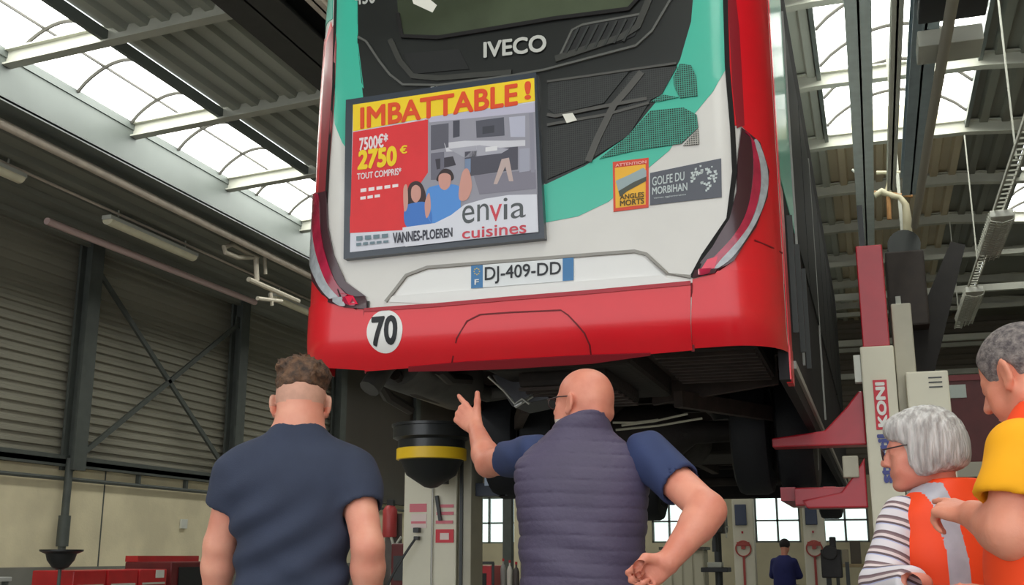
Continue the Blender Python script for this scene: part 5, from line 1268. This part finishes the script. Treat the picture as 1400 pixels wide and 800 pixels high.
# ---------------- man in the yellow T-shirt at the right edge
B4 = (.425, 2.78, 0); Y4 = 66
p4 = person(B4, Y4, 'short-haired person in a yellow T-shirt and orange vest at the right edge')
L4 = to_local(B4, Y4)
sk4 = skinmat('skin tan', (228,152,126), (214,134,108))
hc = L4(1397,514,2.80); H4 = Frame(hc, rotm(-14,-26,0))
sL, eL, wL = L4(1402,610,2.66), L4(1385,728,2.62), L4(1330,704,2.80)
sR = Vector((.21,0,1.32)); eR = Vector((.26,.03,1.04)); wR = Vector((.20,.25,1.0))
F4 = Field(axis_coords(min(wL.x,eL.x,-.3)-.14,.42,.0095,[(hc.x-.11,hc.x+.11,.0055),(wL.x-.08,wL.x+.1,.005)]), axis_coords(-.28,max(wL.y,.2)+.2,.0095,[(hc.y-.12,hc.y+.14,.0055),(wL.y-.02,wL.y+.18,.005)]), axis_coords(0,1.72,.0095,[(1.36,1.68,.0055),(wL.z-.06,wL.z+.1,.005)]))
F4.loft([(.82,0,0,.18,.14),(1.0,0,0,.18,.15),(1.16,0,0,.18,.14),(1.28,0,0,.18,.12),(1.35,0,-.01,.13,.075),(1.40,0,0,.07,.06)])
legs(F4, .10,.12,.88); head(F4, H4, 1.05, scale=1.0, nose=1.03)
F4.cone((0,0,1.32),H4(0,-.035,-.05),.068,.062,.03)
arm(F4, sL, eL, wL, (.062,.058,.056,.034)); arm(F4, sR, eR, wR, (.06,.052,.052,.032))
hand(F4, wL, L4(1276,689,2.90)-wL, Matrix.Rotation(-math.radians(Y4),3,'Z') @ Vector((0,-.5,1)), 1, [(4,6,4),(30,40,25),(50,60,30),(60,60,30)], [(.022,.02,-.008),(.036,.045,-.02),(.036,.07,-.026),(.03,.09,-.028)], 1.08)
hand(F4, wR, (0,1,-.2), (.8,0,.5), -1, CURL)
F4.build('body', sk4, p4)
hs = mat('hair cropped grey', (86,78,80), .8, col2=(140,130,126), scale=70, bump=.6, bscale=200)
G = Field(axis_coords(hc.x-.12,hc.x+.12,.0045), axis_coords(hc.y-.14,hc.y+.13,.0045), axis_coords(hc.z-.10,hc.z+.15,.0045))
G.ell(H4(0,-.012,.034),(.0815,.1015,.0895),H4.R,.01,fn=nz(.0012,300)); G.ell(H4(0,-.04,.0),(.0745,.0725,.077),H4.R,.02,fn=nz(.0012,300))
G.ell(H4(0,.10,.0),(.10,.058,.10),H4.R,.012,True); G.cut(H4(0,-.03,-.05),H4.R @ Vector((0,.3,-1)),k=.01)
for q in (-1,1): G.ell(H4(q*.088,-.004,-.012),(.03,.028,.038),H4.R,.006,True)
G.build('hair', hs, p4)
yel = mat('T-shirt yellow', (246,170,8), .8, var=.05, scale=6)
G = Field(axis_coords(min(eL.x,-.3)-.1,.42,.009), axis_coords(-.28,.34,.009), axis_coords(.85,1.5,.009))
G.loft([(.90,0,0,.20,.165),(1.0,0,0,.20,.17),(1.16,0,0,.205,.16),(1.29,0,-.005,.205,.135),(1.37,0,-.008,.150,.09),(1.43,0,.0,.09,.078)])
for S0, El in ((sL,eL),(sR,eR)):
    d = El-S0; dn = d.normalized(); G.sleeve(S0+d*.10, S0+d*.68, .080,.100,.04,lambda X,Y,Z: -.003*np.sin(45*X+30*Z),.072)
G.cone((0,0,1.39),H4(0,-.03,-.03),.070,.070,.005,True)
G.build('t_shirt', yel, p4)
G = Field(axis_coords(-.32,.32,.008), axis_coords(-.28,.28,.008), axis_coords(.80,1.5,.008))
G.loft([(.82,0,0,.222,.19),(1.0,0,0,.235,.192),(1.14,0,0,.238,.178),(1.27,0,-.0,.245,.152),(1.36,0,-.004,.212,.125),(1.41,0,-.004,.165,.105),(1.445,0,.0,.108,.09)],.02,2.3,vfold)
G.cone((0,.01,1.40),H4(0,-.02,-.03),.078,.080,.006,True); G.cone((0,.14,1.45),(0,.24,1.1),.07,.03,.01,True)
for S0, El, s in ((sL,eL,-1),(sR,eR,1)): G.cone(S0+Vector((s*.10,.01,-.075)), S0+Vector((s*.03,.01,-.075)), .092,.092,.01,True)
G.build('safety_vest', [org, slv], p4, lambda c: ((np.abs(c[:,2]-.90) < .025)).astype(int))
trousers_shoes(p4, mat('trousers dark',(46,48,58),.8), [(.72,0,0,.175,.145),(.86,0,0,.19,.155),(.94,0,.0,.185,.155)], .12, .10, .94)

# ---------------- person in blue far behind, seated, back to us
B5 = (-1.66, 21.2, 0); Y5 = -15
p5 = person(B5, Y5, 'person in a dark blue jacket sitting between two far column lifts')
F5 = Field(axis_coords(-.36,.36,.014), axis_coords(-.3,.6,.014), axis_coords(0,1.5,.014))
H5 = Frame((.02,.06,1.27), rotm(0,-20,0))
F5.loft([(.48,0,0,.16,.11),(.7,0,0,.14,.1),(.95,0,.02,.16,.1),(1.05,0,.02,.12,.07),(1.1,0,.03,.06,.05)]); head(F5, H5)
F5.cone((0,.02,1.0),H5(0,-.03,-.05),.06,.055,.03)
for s in (-1,1):
    F5.cone((s*.09,0,.52),(s*.12,.42,.5),.08,.06,.03); F5.cone((s*.12,.42,.5),(s*.12,.42,.08),.055,.04,.02); F5.cone((s*.12,.40,.04),(s*.12,.54,.03),.035,.03,.02)
    arm(F5, (s*.17,.02,1.0),(s*.24,.08,.75),(s*.12,.30,.72),(.05,.042,.042,.028)); hand(F5,(s*.12,.30,.72),(-s*.2,.9,0),(0,0,1),-s,CURL)
F5.build('body', sk1, p5)
G = Field(axis_coords(-.36,.36,.014), axis_coords(-.3,.4,.014), axis_coords(.4,1.2,.014))
G.loft([(.46,0,0,.21,.15),(.7,0,0,.2,.15),(.95,0,.01,.2,.14),(1.05,0,.015,.16,.1),(1.11,0,.03,.09,.08)])
for s in (-1,1): G.cone((s*.18,.02,.99),(s*.25,.08,.75),.075,.065,.03); G.cone((s*.25,.08,.75),(s*.14,.27,.72),.062,.05,.02)
G.build('jacket', mat('jacket navy',(40,44,104),.8,var=.1), p5)
G = Field(axis_coords(-.16,.2,.01), axis_coords(-.12,.26,.01), axis_coords(1.1,1.5,.01))
G.ell(H5(0,-.025,.03),(.095,.11,.105),H5.R,.01,fn=nz(.003,90)); G.ell(H5(0,.11,-.02),(.08,.06,.08),H5.R,.02,True)
G.build('hair', mat('hair dark',(40,34,36),.7), p5)
G = Field(axis_coords(-.3,.3,.014), axis_coords(-.2,.62,.014), axis_coords(.04,.66,.014))
G.loft([(.46,0,0,.18,.13),(.6,0,0,.17,.12)])
for s in (-1,1): G.cone((s*.09,0,.52),(s*.12,.42,.5),.095,.075,.03); G.cone((s*.12,.42,.5),(s*.12,.42,.1),.07,.055,.02)
G.build('trousers', mat('trousers dark',(46,48,58),.8), p5)
t = thing('stool', (B5[0],B5[1],0), 'black workshop stool under the person in dark blue', 'stool')
MB().lathe([(0,0),(.19,0),(.2,.02),(.19,.05),(0,.05)], (B5[0],B5[1],.36), 20).build('seat', black_m, t, True)
MB().lathe([(0,0),(.03,0),(.03,.3),(0,.3)], (B5[0],B5[1],.07), 10).build('post', slate, t, True)
for a in range(5): MB().bar((B5[0],B5[1],.1),(B5[0]+.25*math.cos(a*1.257),B5[1]+.25*math.sin(a*1.257),.03),.03).build('leg', black_m, t)
# ================================================================== camera, light, view
cd = bpy.data.cameras.new('camera'); cam = bpy.data.objects.new('camera', cd); C.objects.link(cam)
cd.sensor_width = 36; cd.lens = 36*F/1400; cd.clip_start = .05; cd.clip_end = 200
cam.location = (0,0,CAMH); cam.rotation_euler = (PI/2+PITCH, 0, YAW)
bpy.context.scene.camera = cam
w = bpy.data.worlds.new('world'); bpy.context.scene.world = w; w.use_nodes = True
bg_ = w.node_tree.nodes['Background']; bg_.inputs['Color'].default_value = (.93,.97,1,1); bg_.inputs['Strength'].default_value = 2.1
vs_ = bpy.context.scene.view_settings
vs_.view_transform = 'Standard'; vs_.look = 'None'; vs_.exposure = 0.03; vs_.gamma = 1; vs_.use_curve_mapping = False
